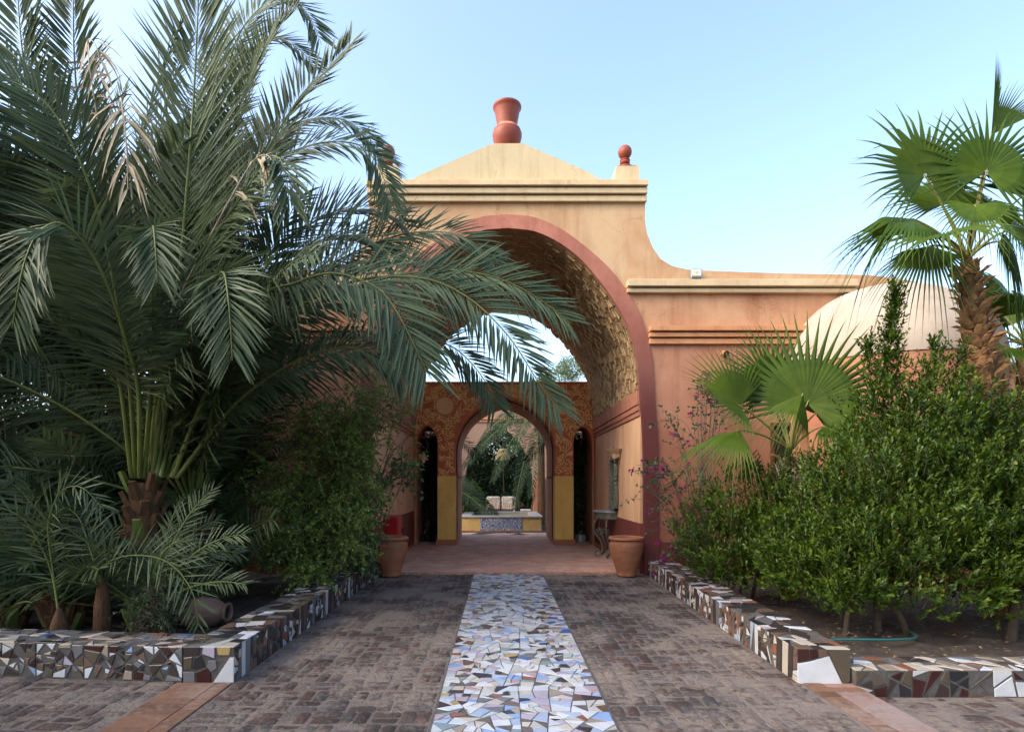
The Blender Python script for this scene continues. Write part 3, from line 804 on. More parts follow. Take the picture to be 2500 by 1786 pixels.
# ================================================================== GATEHOUSE
S = F / YF                                     # photo px per metre on the facade plane
fx = lambda px: (px - VX) / S
fz = lambda py: CH - (py - VY) / S
CX = fx(1238)                                  # arch axis
mx = lambda px: 2 * 1238 - px
OUT = [(0, 525), (63, 531), (122, 555), (174, 590), (233, 640), (278, 691), (311, 743), (332, 790), (349, 855), (357, 920), (362, 1000), (369, 1099), (370, 1250), (370, 1404)]
INN = [(0, 558), (63, 565), (119, 589), (174, 629), (218, 677), (255, 727), (281, 770), (299, 808), (314, 858), (321, 915), (325, 975), (330, 1040), (333, 1150), (334, 1404)]
def curve(P, n):
    c = catmull([(a / S, 0, fz(b_)) for a, b_ in P], n)
    return [(float(q[0]), float(q[2])) for q in c]
outc, innc = curve(OUT, 60), curve(INN, 60)     # (dx, z) crown -> floor on one side
def upto(c, z0, z1):
    """points of a half curve between heights z1 (top) and z0 (bottom), ends interpolated"""
    def x_at(z):
        for (xa, za), (xb, zb) in zip(c, c[1:]):
            if zb <= z <= za: return xa + (xb - xa) * (za - z) / max(za - zb, 1e-9)
        return c[-1][0]
    return [(x_at(z1), z1)] + [p for p in c if z0 < p[1] < z1] + [(x_at(z0), z0)]

gate = thing('gatehouse', (CX, YF, 0), 'ochre and terracotta plastered gatehouse with a tall brick vaulted arch', 'building')
zA, zB, zD = fz(718), fz(832), fz(1323)
skyline = [(1575, 455), (1575, 543), (1580, 570), (1593, 603), (1613, 632), (1641, 649), (1680, 658), (1760, 662), (1916, 667), (2119, 671), (2180, 678), (2239, 688), (2290, 707), (2331, 739), (2400, 800), (2455, 870)]
def right_outline(z):
    pts = [(fx(a), fz(b_)) for a, b_ in skyline]
    for i in range(len(pts) - 1):
        if pts[i][1] >= z >= pts[i + 1][1]:
            t = (pts[i][1] - z) / (pts[i][1] - pts[i + 1][1]); return (pts[i][0] + (pts[i + 1][0] - pts[i][0]) * t, z), pts[:i + 1]
    return (pts[-1][0] + .15, z), pts
e, top = right_outline(zA)
XWL = fx(480)
leftside = [(fx(mx(a)), fz(b_)) for a, b_ in skyline[:9]]
leftside = [q for q in leftside if q[0] > XWL] + [(XWL, fz(666))]
A = top + [e] + [(CX + dx, z) for dx, z in reversed(upto(outc, zA, 99)[1:])] + [(CX - dx, z) for dx, z in upto(outc, zA, 99)[2:]] + [(XWL, zA)] + leftside[::-1]
TH = 0.5
m = MB(); m.prism_xz(A, YF, YF + TH); m.build('wall', M['ochre'], gate)
def wing(zt, zb, mt):
    et, tp = right_outline(zt); eb, _ = right_outline(zb)
    mid = [q for q in [(fx(a), fz(b_)) for a, b_ in skyline] if zb < q[1] < zt]
    rr = upto(outc, zb, zt)
    m = MB(); m.prism_xz([(CX + x, z) for x, z in rr] + [eb] + mid[::-1] + [et], YF, YF + TH); m.build('wall', mt, gate)
    m = MB(); m.prism_xz([(CX - x, z) for x, z in rr] + [(XWL, zb), (XWL, zt)], YF, YF + TH); m.build('wall', mt, gate)
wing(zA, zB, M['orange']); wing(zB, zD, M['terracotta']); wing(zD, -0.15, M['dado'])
# red band round the arch: two halves butted at the crown
ob, ib = [(x, z) for x, z in outc], [(x, z) for x, z in innc]
m = MB(); yb0, yb1 = YF - 0.03, YF + 0.07
n = len(ob)
for sgn in (1, -1):
    ring = [(CX + sgn * x, z) for x, z in ob]; rin = [(CX + sgn * x, z) for x, z in ib]
    for i in range(n - 1):
        a, b_, c, d = ring[i], ring[i + 1], rin[i + 1], rin[i]
        q = [(a[0], yb0, a[1]), (b_[0], yb0, b_[1]), (c[0], yb0, c[1]), (d[0], yb0, d[1])]
        m.poly(q if sgn < 0 else q[::-1])
        m.poly([(a[0], yb0, a[1]), (a[0], yb1, a[1]), (b_[0], yb1, b_[1]), (b_[0], yb0, b_[1])])
        m.poly([(d[0], yb0, d[1]), (c[0], yb0, c[1]), (c[0], yb1, c[1]), (d[0], yb1, d[1])])
bandm = mat('arch_band_paint', streak=.45, c=(0.46, 0.19, 0.125), c2=(0.37, 0.135, 0.09), rough=0.85, scale=2.6, bump=0.12, contrast=(.4, .62))
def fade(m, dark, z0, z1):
    """blotchy change of paint colour with height, darker towards the bottom"""
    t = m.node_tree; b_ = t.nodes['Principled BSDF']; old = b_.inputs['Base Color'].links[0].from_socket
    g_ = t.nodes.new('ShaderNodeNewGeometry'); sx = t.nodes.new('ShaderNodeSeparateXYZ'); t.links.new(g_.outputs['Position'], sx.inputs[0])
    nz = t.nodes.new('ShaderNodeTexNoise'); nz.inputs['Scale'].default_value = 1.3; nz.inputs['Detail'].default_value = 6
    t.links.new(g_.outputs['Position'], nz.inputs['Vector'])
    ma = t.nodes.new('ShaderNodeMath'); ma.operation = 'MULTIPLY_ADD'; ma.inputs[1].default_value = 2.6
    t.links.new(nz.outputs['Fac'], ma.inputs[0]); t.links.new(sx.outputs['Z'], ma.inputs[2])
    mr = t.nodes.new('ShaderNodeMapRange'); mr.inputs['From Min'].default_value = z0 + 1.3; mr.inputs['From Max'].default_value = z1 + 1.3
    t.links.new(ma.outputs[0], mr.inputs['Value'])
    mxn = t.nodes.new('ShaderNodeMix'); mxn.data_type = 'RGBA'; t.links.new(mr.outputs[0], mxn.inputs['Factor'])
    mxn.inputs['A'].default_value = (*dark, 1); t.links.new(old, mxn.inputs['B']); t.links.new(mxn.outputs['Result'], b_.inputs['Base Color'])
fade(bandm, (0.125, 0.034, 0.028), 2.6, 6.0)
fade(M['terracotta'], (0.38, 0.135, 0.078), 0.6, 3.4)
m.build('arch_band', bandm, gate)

def steps(name, x0, x1, rows, mt, y=YF, ends=True):
    """stepped cornice: rows of (z_top, z_bottom, projection), each proud of the one below"""
    m = MB()
    for zt, zb, pr in rows:
        m.bbox(x0, x1, y - pr, y + 0.02, zb, zt, 0.006)
    m.build(name, mt, gate)
steps('cornice', fx(899), fx(1577), [(fz(449.5), fz(463), .17), (fz(463) - .024, fz(479), .12), (fz(479) - .024, fz(495.6), .075)], M['cream2'])
m = MB(); m.box(fx(899), fx(1577), YF + .021, YF + 1.1, fz(495), fz(449.6)); m.build('parapet', M['cream2'], gate)
steps('cornice', fx(1529), fx(2085), [(fz(688), fz(704), .15), (fz(704) - .024, fz(717), .09)], M['cream2'])
steps('cornice', XWL, fx(mx(1529)), [(fz(688), fz(704), .15), (fz(704) - .024, fz(717), .09)], M['cream2'])
for a, b_ in ((fx(1583), fx(1990)), (XWL, fx(mx(1583)))):
    steps('moulding', a, b_, [(fz(799), fz(811.5), .15), (fz(811.5) - .022, fz(825), .105), (fz(825) - .022, fz(841), .065)], M['orange_trim'])
ped = [(901, 449.4), (901, 441), (1006, 440), (1013, 436), (1020, 431), (1202, 352), (1277, 351.5), (1440, 423), (1449, 429), (1457, 436), (1468, 438.5), (1575, 440), (1575, 449.4)]
m = MB(); m.prism_xz([(fx(a), fz(b_)) for a, b_ in ped], YF - .02, YF + 0.42); m.build('pediment', M['cream'], gate)
m = MB(); m.prism_xz([(fx(1500), fz(439)), (fx(1560), fz(439)), (fx(1561), fz(406)), (fx(1504), fz(406))], YF - 0.015, YF + 0.40); m.build('pedestal', M['cream'], gate)
m = MB(); m.prism_xz([(fx(914), fz(440)), (fx(976), fz(439)), (fx(972), fz(406)), (fx(915), fz(406))], YF - 0.015, YF + 0.40); m.build('pedestal', M['cream'], gate)

# drain niches and spouts in the wings, dark doorway
def spout(px, py, nm):
    x, z = fx(px), fz(py)
    m = MB(); m.box(x - .24, x - .21, YF - .012, YF + .01, z - .28, z + .12); m.box(x + .20, x + .225, YF - .012, YF + .01, z - .28, z + .12)
    m.box(x - .209, x + .199, YF - .009, YF + .01, z - .285, z - .27)
    fr = m.build('spout_panel', M['terracotta'], gate)
    m = MB(); m.tube([(x, YF + .01, z + .02), (x, YF - .06, z + .015), (x, YF - .14, z - .01)], .055, 12)
    m.build('spout', M['claypale'], fr, smooth=True)
    m = MB(); m.lathe([(.0005, 0), (.046, 0)], (0, 0, 0), 12, cap0=False, cap1=False)
    m.v = [(x + a, YF - .142 + b_ * .2, z - .01 + b_) for a, b_, c in m.v]
    m.build('spout_mouth', M['dark'], fr)
spout(1766, 866, 'r'); spout(770, 852, 'l')
m = MB(); dx0, dx1, dzt = fx(1889), fx(1975), fz(1040)
m.box(dx0 - .06, dx0, YF - .03, YF + .02, 0, dzt + .06); m.box(dx1, dx1 + .06, YF - .03, YF + .02, 0, dzt + .06); m.box(dx0, dx1, YF - .03, YF + .02, dzt, dzt + .06)
df = m.build('door_frame', M['wood'], gate)
m = MB(); m.box(dx0 + .003, dx1 - .003, YF - .008, YF + .02, 0.01, dzt - .003); m.build('door', M['dark'], df)

# passage side walls
PY0, PY1 = YF + .07, 15.25
for sg in (1, -1):
    X = lambda h: CX + sg * h
    def wb(h0, h1, z0, z1, mt, nm, y0=PY0, y1=PY1):
        m = MB(); a, b_ = sorted((X(h0), X(h1))); m.box(a, b_, y0, y1, z0, z1); return m.build(nm, mt, gate)
    wb(2.36, 2.95, 0.905, 2.83, M['wash'], 'side_wall')
    wb(2.357, 2.95, -0.1, 0.902, M['dado'], 'side_wall', PY0)
    m = MB()
    for h, z0, z1 in ((2.335, 2.81, 2.895), (2.315, 2.90, 3.0), (2.295, 3.005, 3.255)):
        a, b_ = sorted((X(h), X(2.96))); m.bbox(a, b_, PY0 + .002, PY1 + .005, z0, z1, .004)
    m.build('moulding', M['pinkband'], gate)
    m = MB(); a, b_ = sorted((X(2.325), X(2.356))); m.bbox(a, b_, PY0 + .01, PY1 - .02, 0.0, .085, .006); m.build('skirting', M['plinth'], gate)
# back piers beside the painted screen run on to close the sides
for sg in (1, -1):
    m = MB(); a, b_ = sorted((CX + sg * 2.37, CX + sg * 2.97)); m.box(a, b_, PY1 + .01, 18.2, -0.1, 4.2); m.build('side_wall', M['pier'], gate)

# vault: mortar shell with separate bricks
half = [(x, z) for x, z in innc if z > 3.255] + [(upto(innc, 3.255, 9)[-1])]
prof = [(-x, z) for x, z in reversed(half)] + half[1:]
prof = np.array([(CX + x, z) for x, z in prof])              # left spring -> crown -> right spring
VY0, VY1 = YF + 0.075, 15.3
d = np.concatenate([[0], np.cumsum(np.linalg.norm(np.diff(prof, axis=0), axis=1))]); VL = d[-1]
def vpt(s):
    s = min(max(s, 0), VL)
    x, z = np.interp(s, d, prof[:, 0]), np.interp(s, d, prof[:, 1])
    x2, z2 = np.interp(min(s + .05, VL), d, prof[:, 0]), np.interp(min(s + .05, VL), d, prof[:, 1])
    x1, z1 = np.interp(max(s - .05, 0), d, prof[:, 0]), np.interp(max(s - .05, 0), d, prof[:, 1])
    t = Vector((x2 - x1, 0, z2 - z1)).normalized()
    return Vector((x, 0, z)), t, Vector((t.z, 0, -t.x))        # point, tangent, inward normal
m = MB(); N = 90
pin, pout = [], []
for i in range(N + 1):
    P, t, nn = vpt(VL * i / N)
    pin.append(P - nn * .022); pout.append(P - nn * .26)
for i in range(N):
    for a, b_, fl in ((pin[i], pin[i + 1], 1), (pout[i], pout[i + 1], 0)):
        q = [(a.x, VY0, a.z), (b_.x, VY0, b_.z), (b_.x, VY1, b_.z), (a.x, VY1, a.z)]
        m.poly(q if fl else q[::-1])
    for y, f in ((VY0, 1), (VY1, 0)):
        q = [(pin[i].x, y, pin[i].z), (pin[i + 1].x, y, pin[i + 1].z), (pout[i + 1].x, y, pout[i + 1].z), (pout[i].x, y, pout[i].z)]
        m.poly(q[::-1] if f else q)
vault = m.build('vault', M['mud'], gate, smooth=True)
def vbrick(s, y, ls, ly, r):
    P, t, nn = vpt(s); Y = Vector((0, 1, 0))
    tl = r.uniform(-.05, .05); tm = r.uniform(-.05, .05)
    h = r.uniform(-.004, .010)
    pts = []
    for z, k in ((-.03, 1), (h - .008, 1), (h, .86)):
        for a, b_ in ((-1, -1), (1, -1), (1, 1), (-1, 1)):
            aa, bb = a * ls / 2 * k, b_ * ly / 2 * k
            zz = z + (aa * tl + bb * tm if z > -.02 else 0)
            pts.append(P + Y * y + t * (aa + r.uniform(-.004, .004)) + Y * (bb + r.uniform(-.004, .004)) + nn * zz)
    fs = []
    for l in (0, 4):
        for i in range(4):
            j = (i + 1) % 4; fs.append((l + i, l + 4 + i, l + 4 + j, l + j))
    fs.append((8, 11, 10, 9))
    return pts, fs
lst = []
y = VY0 + .01; k = 0
while y < VY1 - .02:
    ly = rnd.uniform(0.105, 0.135); s = -(0.0 if k % 2 else .12) + rnd.uniform(-.03, .03)
    while s < VL:
        ls = rnd.uniform(0.20, 0.27)
        a, b_ = max(s, 0.005), min(s + ls, VL - .005)
        if b_ - a > .06: lst.append(((a + b_) / 2, y + ly / 2, b_ - a - rnd.uniform(.018, .028), ly - rnd.uniform(.02, .03)))
        s += ls
    y += ly; k += 1
# largest in view: on the flank away from the palm, nearest the mouth of the arch
lst.sort(key=lambda q: (0 if q[0] > VL * .60 else 1, q[1]))
rest = MB()
mb2 = M['mudbrick']
for i, (s, yy, ls, ly) in enumerate(lst):
    pts, fs = vbrick(s, yy, ls, ly, rnd)
    if i < 300:
        b1 = MB(); b1.mesh(pts, fs); b1.build('brick', mb2, vault)
    else: rest.mesh(pts, fs)
rest.build('brick_field', mb2, vault, kind='stuff')
# squeezed-out mortar ridges
m = MB()
for (s, yy, ls, ly) in lst:
    for kk in range(2):
        if rnd.random() < .6:
            P, t, nn = vpt(s + (ls / 2 + .012 if kk == 0 else rnd.uniform(-.05, .05)))
            Yv = Vector((0, 1, 0)); c = P + Yv * (yy + (0 if kk == 0 else ly / 2 + .013))
            a, b_ = (t, Yv) if kk == 0 else (Yv, t)
            L = ly * rnd.uniform(.25, .6) if kk == 0 else ls * rnd.uniform(.2, .55)
            wd = rnd.uniform(.006, .012); h = rnd.uniform(.014, .036)
            q = [c - a * wd - b_ * L, c + a * wd - b_ * L, c + a * wd + b_ * L, c - a * wd + b_ * L]
            tp = [c + nn * h * rnd.uniform(.5, 1) - b_ * L * .8, c + nn * h + b_ * L * .8]
            q = [v - nn * .03 for v in q]
            m.mesh([tuple(v) for v in q + tp], [(0, 3, 5, 4), (1, 4, 5, 2), (0, 4, 1), (3, 2, 5)])
m.build('mortar_ridges', M['mud'], vault, kind='stuff')

# dome over the wing
DC = Vector((fx(2166), YF + .15, 0))
dome = thing('domed_room', (DC.x, DC.y, 0), 'pale plastered dome rising behind the tall fan palm trunk', 'building')
pr = []
for i in range(25):
    a = math.pi / 2 * i / 24; pr.append((1.74 * math.cos(a) + .0005, 3.62 + 1.46 * math.sin(a)))
m = MB(); m.lathe(pr, DC, 56, cap0=False); m.build('dome', M['dome'], dome, smooth=True)
m = MB(); m.lathe([(1.72, -.1), (1.72, 3.615)], DC, 56); m.build('wall', M['terracotta'], dome, smooth=True)

# ================================================================== PAINTED INNER GATEWAY
SY = 15.4; S2 = F / SY
gx = lambda px: (px - VX) / S2
gz = lambda py: CH - (py - VY) / S2
scr = thing('inner_gateway', (CX, SY, 0), 'red brown inner gateway painted with yellow scrolls on two yellow pillars', 'gateway')
def parch(c, hw, zs, za, n=14):
    """pointed arch from the right spring over the apex to the left spring"""
    Rr = 1.35; k = math.sqrt(Rr * Rr - (Rr - 1) ** 2); out = []
    for i in range(n + 1):
        t = i / n; a = math.acos((Rr - 1) / Rr) * t
        out.append((-(Rr - 1) + Rr * math.cos(a), Rr * math.sin(a) / k))
    r_ = [(c + hw * x, zs + (za - zs) * z) for x, z in out]
    return r_ + [(c - hw * x, zs + (za - zs) * z) for x, z in reversed(out[:-1])]
zt = gz(936); zy = gz(1161)
xl, xr = CX - 2.365, CX + 2.365
pil = [(gx(1068.5), gx(1110.6)), (gx(1355), gx(1400))]
arches = [((xl + .06 + pil[0][0]) / 2, (pil[0][0] - xl - .06) / 2, gz(1085), gz(1038)), ((pil[0][1] + pil[1][0]) / 2, (pil[1][0] - pil[0][1]) / 2, gz(1100), gz(968)), ((xr - .06 + pil[1][1]) / 2, (xr - .06 - pil[1][1]) / 2, gz(1085), gz(1040))]
def screen_poly(zb, shr=0.0, top=zt):
    P = [(xl, top), (xl, zb)]
    for c, hw, zs, za in arches:
        a = parch(c, hw - shr, zs, za - shr)
        P += [(c - hw + shr, zb)] + a[::-1] + [(c + hw - shr, zb)]
    return P + [(xr, zb), (xr, top)]
m = MB(); m.prism_xz(screen_poly(zy), SY, SY + .5); m.build('wall', M['screen'], scr)
c_, hw_, zs_, za_ = arches[1]
ra = parch(c_, hw_ - .03, zs_, za_ - .03)
RP = [(pil[0][0], zt - .03), (pil[0][0], -.05), (c_ - hw_ + .03, -.05)] + ra[::-1] + [(c_ + hw_ - .03, -.05), (pil[1][1], -.05), (pil[1][1], zt - .03)]
m = MB(); m.prism_xz(RP, SY + .5, SY + 2.4, 0, 1); m.build('rear_arch', [M['soffit'], M['pier']], scr)
for a, b_ in ((xl, pil[0][0] - .002), (pil[1][1] + .002, xr)):
    m = MB(); m.box(a, b_, SY + .502, SY + 2.4, 3.2, zt - .03); m.build('roof', M['soffit'], scr)
m = MB(); m.bbox(xl, xr, SY - .025, SY + 2.42, zt, zt + .05, .01); m.build('coping', M['screen'], scr)
for a, b_ in pil:
    m = MB(); m.bbox(a - .006, b_ + .006, SY - .006, SY + .498, .14, zy - .001, .006); m.build('pillar', M['yellow'], scr)
    m = MB(); m.bbox(a - .05, b_ + .05, SY - .05, SY + .49, .0, .139, .01); m.build('plinth', M['plinth'], scr)
    for s_ in (SY + .55,):
        m = MB(); m.bbox(a - .03, b_ + .03, s_, SY + 2.3, zy - .05, zy, .006); m.build('capital_strip', M['pier'], scr)
for a, b_ in ((xl, xl + .06), (xr - .06, xr)):
    m = MB(); m.box(a, b_, SY + .003, SY + .497, 0, zy - .001); m.build('pillar', M['pier'], scr)
discs = [(gx(1086), gz(990), .225), (gx(1376), gz(990), .225)]
for x, z, r_ in discs:
    m = MB(); vs = [(x + r_ * math.cos(i * math.pi / 24), SY - .007, z + r_ * math.sin(i * math.pi / 24)) for i in range(48)]
    m.poly(vs); m.mesh(vs + [(a, SY + .002, c) for a, _, c in vs], [(i, i + 48, (i + 1) % 48 + 48, (i + 1) % 48) for i in range(48)])
    m.build('disc', M['disc'], scr)
# painted scrollwork: real ribbons of paint
orn = MB()
def free(x, z, mrg=.03):
    if not (xl + .02 + mrg < x < xr - .02 - mrg and zy + mrg < z < zt - mrg * .8): return False
    for c, hw, zs, za in arches:
        if abs(x - c) < hw + mrg:
            if z < zs: return False
            a = parch(c, hw + mrg, zs, za + mrg, 10)
            h = max((q[1] for q in a if abs(q[0] - x) < hw * .16), default=zs)
            if z < h: return False
    for X, Z, r_ in discs:
        if math.hypot(x - X, z - Z) < r_ + mrg + .02: return False
    return True
def ribbon(P, w0, w1):
    n = len(P)
    seg = []
    for i, (x, z) in enumerate(P):
        a = P[max(i - 1, 0)]; b_ = P[min(i + 1, n - 1)]
        tx, tz = b_[0] - a[0], b_[1] - a[1]; L = math.hypot(tx, tz) or 1
        w_ = (w0 + (w1 - w0) * i / (n - 1)) / 2
        seg.append(((x - tz / L * w_, z + tx / L * w_), (x + tz / L * w_, z - tx / L * w_), free(x, z, .012)))
    vs = []; fs = []
    for l, r_, ok in seg: vs += [(l[0], SY - .004, l[1]), (r_[0], SY - .004, r_[1])]
    for i in range(n - 1):
        if seg[i][2] and seg[i + 1][2]: fs.append((2 * i, 2 * i + 1, 2 * i + 3, 2 * i + 2))
    if fs: orn.mesh(vs, fs)
pts = []
for _ in range(9000):
    x, z = rnd.uniform(xl, xr), rnd.uniform(zy, zt)
    if free(x, z, .04) and all((x - a) ** 2 + (z - b_) ** 2 > .155 ** 2 for a, b_ in pts): pts.append((x, z))
for (x, z) in pts:
    a0 = rnd.uniform(0, 6.28); sg = rnd.choice((-1, 1)); R0 = rnd.uniform(.07, .105)
    kind = rnd.random()
    if kind < .62:
        P = []
        for i in range(22):
            t = i / 21; r_ = R0 * (1 - t) ** .8 + .006; a = a0 + sg * t * 8.2
            P.append((x + r_ * math.cos(a), z + r_ * math.sin(a)))
        ta = a0 - sg * 1.1
        tail = []
        for i in range(8):
            t = i / 8; r_ = R0 + .11 * (1 - t) ** 1.3; a = a0 - sg * (1 - t) * .9
            tail.append((x + r_ * math.cos(a), z + r_ * math.sin(a)))
        ribbon(tail + P, .019, .021)
        for k in range(3):
            a = a0 + sg * (1.2 + k * 1.3); r_ = R0 * .95
            b0 = (x + r_ * math.cos(a), z + r_ * math.sin(a))
            ribbon([(b0[0] + t * .05 * math.cos(a + sg * (.9 - t)), b0[1] + t * .05 * math.sin(a + sg * (.9 - t))) for t in (0, .3, .6, 1)], .025, .007)
    else:                                         # palmette fan of petals
        for k in range(7):
            a = a0 + (k - 3) * .38; L = R0 * (1.25 - .1 * abs(k - 3))
            ribbon([(x + t * L * math.cos(a + .25 * t * (k - 3) * .5), z + t * L * math.sin(a + .25 * t * (k - 3) * .5)) for t in (.15, .4, .7, 1)], .009, .024)
        ribbon([(x + R0 * 1.5 * math.cos(a0 + s), z + R0 * 1.5 * math.sin(a0 + s)) for s in np.linspace(-1.7, 1.7, 12)], .016, .016)
for x, z, r_ in discs:
    for k in range(26):
        a = k * 2 * math.pi / 26
        orn_p = [(x + (r_ + .015 + t) * math.cos(a), z + (r_ + .015 + t) * math.sin(a)) for t in (0, .035)]
        vs = []
        for (u_, v_), ww in zip(orn_p, (.008, .022)):
            vs += [(u_ - math.sin(a) * ww / 2, SY - .004, v_ + math.cos(a) * ww / 2), (u_ + math.sin(a) * ww / 2, SY - .004, v_ - math.cos(a) * ww / 2)]
        orn.mesh(vs, [(0, 1, 3, 2)])
orn.build('painted_scrolls', M['ornament'], scr, kind='stuff')
# ================================================================== PLANTS
def proj(P):
    P = np.asarray(P); return VX + F * P[..., 0] / P[..., 1], VY - F * (P[..., 2] - CH) / P[..., 1]

def frond_soup(P, maxlen=0.5, per_m=22, width=0.026, droop=0.25, roll=0.0, r0=0.018, start=0.22, mats=(0, 1), spines=True, lift=0.45, tintbase=0.5, close=0.0, face=(.0, -.85, .6)):
    """one date-palm frond along the rachis points P: rib, spines near the base, two ranks of folded leaflets"""
    C = catmull(P, 64)
    seg = np.linalg.norm(np.diff(C, axis=0), axis=1); L = seg.sum()
    s, rib = Soup(), Soup()
    tt = np.linspace(0, 1, 64)
    rib.tube(C, r0 * (1 - tt) ** 0.9 + 0.0035, 6, 0, 0.5)
    Tn = nrm(np.gradient(C, axis=0))
    up = np.array([0, 0, 1.0])
    # side vector carried along the curve
    S = np.cross(Tn, np.array(face) if face is not None else up)
    bad = np.linalg.norm(S, axis=1) < 0.15
    S[bad] = np.nan
    if np.isnan(S).all(): S[:] = np.array([1.0, 0, 0])
    ok = ~np.isnan(S[:, 0])
    for k in range(3): S[:, k] = np.interp(np.arange(64), np.where(ok)[0], S[ok, k])
    S = nrm(S - Tn * (S * Tn).sum(1, keepdims=True))
    Nn = np.cross(S, Tn)
    if roll:
        c, sn = math.cos(roll), math.sin(roll)
        S, Nn = S * c + Nn * sn, Nn * c - S * sn
    n = int(L * (1 - start) * per_m)
    t = np.linspace(start, 0.985, n)
    for sd in (1, -1):
        tj = np.clip(t + rng.uniform(-.4, .4, n) / n, 0, 1)
        idx = tj * 63
        def at_(A): return np.stack([np.interp(idx, np.arange(64), A[:, k]) for k in range(3)], 1)
        Pp, Tt, Ss, NN = at_(C), at_(Tn), at_(S), at_(Nn)
        u = (tj - start) / (1 - start)
        ang = np.radians(66 - 34 * u ** 1.6 + rng.normal(0, 4, n) - close)
        lf = lift * (1 - .3 * u) + rng.choice([-.28, 0.0, .28], n) * (1 - .5 * u) + rng.normal(0, .07, n)
        D = Tt * np.cos(ang)[:, None] + (Ss * sd * np.cos(lf)[:, None] + NN * np.sin(lf)[:, None]) * np.sin(ang)[:, None]
        ln = maxlen * np.clip(.55 + 2.2 * u, .55, 1) * (1 - .55 * np.clip((u - .45) / .55, 0, 1) ** 1.3) * rng.uniform(.86, 1.08, n)
        if spines: ln = np.where(u < .05, .22 * maxlen, ln)
        W = width * (0.85 + .25 * rng.random(n)) * np.where(u < .05, .5, 1)
        dr = droop * (0.6 + .8 * rng.random(n))
        s.leaflets(Pp, D, NN, ln, W, dr, mats[0], np.clip(tintbase + rng.normal(0, .16, n), 0, 1))
    if spines:
        n2 = int(L * start * 9)
        if n2 > 2:
            t = rng.uniform(.06, start, n2); idx = t * 63
            def at2(A): return np.stack([np.interp(idx, np.arange(64), A[:, k]) for k in range(3)], 1)
            sd = rng.choice([-1, 1], n2)[:, None]
            s.leaves(at2(C), at2(Tn) * .6 + at2(S) * sd + at2(Nn) * .2, at2(Nn), rng.uniform(.06, .14, n2), .006, 0.3, 0, mats[1])
    return rib, s

FM = [M['dateleaf'], M['daterachis']]
def add_frond(P, parent, name='frond', fm=None, **k):
    fm = fm or FM
    rib, lv = frond_soup(P, **k)
    o = rib.build(name, fm[1], parent)
    lv.build('leaflets', fm, o, kind='stuff')
    return o
def px_curve(pts):
    return [tuple(at(*p)) for p in pts]

def palm_boss(c, h, r0, parent, rr, n=34):
    """short palm trunk: tapering core clad with cut frond bases and fibre"""
    m = MB(); prof = []
    for i in range(9):
        t = i / 8; prof.append((r0 * (1.0 + .18 * math.sin(t * 3.1) + .04 * (i % 2)), h * t))
    m.lathe(prof, c, 18); m.build('trunk', M['fibre'], parent, smooth=True)
    for k in range(n):
        a = k * 2.4; z = h * (.12 + .86 * (k / n)); rad = r0 * 1.12
        ca, sa = math.cos(a), math.sin(a); wd = rr.uniform(.05, .08); L = rr.uniform(.14, .26)
        b0 = Vector((c[0] + ca * rad * .8, c[1] + sa * rad * .8, c[2] + z))
        o_ = Vector((ca, sa, 0)); tn = Vector((-sa, ca, 0)); d_ = (o_ * .42 + Vector((0, 0, 1))).normalized(); nn = tn.cross(d_)
        vs = [b0 - tn * wd, b0 + tn * wd, b0 + tn * wd * .7 + nn * .045, b0 - tn * wd * .7 + nn * .045]
        vs = vs + [v + d_ * L + (tn * (-.25 * wd) if i in (1, 2) else tn * (.25 * wd)) for i, v in enumerate(vs)]
        mb = MB(); mb.mesh(vs, [(0, 3, 2, 1), (4, 5, 6, 7), (0, 1, 5, 4), (1, 2, 6, 5), (2, 3, 7, 6), (3, 0, 4, 7)])
        mb.build('frond_base', M['fibre'] if rr.random() < .8 else M['daterachis'], parent)

B0 = at(352, 1195, 6.7)
palm = thing('date_palm', (B0.x, B0.y, 0.05), 'huge date palm whose long fronds arch across the brick vault', 'palm tree', 'date palms in the planted bed')
palm_boss((B0.x, B0.y, 0.03), B0.z + .05, .15, palm, rnd, 40)
def base(dx=0, dy=0):
    return (352 + dx, 1165 + dy, 6.7 + rnd.uniform(-.12, .12))
H = []           # (control points, options)
def hero(pts, **k): H.append((pts, k))
hero([base(70), (500, 965, 6.5), (616, 742, 6.3), (726, 689, 6.1), (814, 667, 6.0), (912, 697, 5.9), (959, 745, 5.85), (1010, 839, 5.8), (1050, 925, 5.8)], maxlen=.62, lift=.1, droop=.5)
hero([base(60), (520, 960, 6.7), (690, 780, 6.7), (850, 690, 6.7), (1020, 678, 6.7), (1139, 724, 6.7), (1240, 819, 6.6), (1318, 938, 6.6), (1372, 1010, 6.6)], maxlen=.56, lift=.15, droop=.42)
hero([base(65), (540, 930, 7.0), (720, 770, 7.1), (900, 690, 7.2), (1060, 660, 7.2), (1172, 668, 7.2), (1260, 697, 7.2), (1342, 747, 7.2), (1395, 790, 7.2)], maxlen=.62, lift=.2, droop=.28)
hero([base(75), (600, 985, 7.1), (720, 905, 7.2), (857, 852, 7.3), (1003, 832, 7.4), (1090, 840, 7.4), (1145, 880, 7.4), (1190, 940, 7.4), (1215, 1000, 7.4)], maxlen=.5, lift=.1, droop=.45)
hero([base(50), (480, 930, 7.2), (640, 760, 7.4), (800, 650, 7.5), (960, 578, 7.6), (1080, 566, 7.6), (1150, 588, 7.6), (1215, 650, 7.6)], maxlen=.62, lift=.25, droop=.3)
hero([base(40), (470, 900, 6.9), (600, 720, 7.0), (710, 625, 7.1), (814, 578, 7.2), (900, 585, 7.2), (960, 640, 7.2)], maxlen=.72, lift=.5, droop=.12)
hero([base(40), (460, 880, 7.3), (590, 690, 7.5), (720, 570, 7.6), (840, 515, 7.6), (940, 520, 7.6), (1000, 560, 7.6)], maxlen=.62, lift=.5, droop=.15)
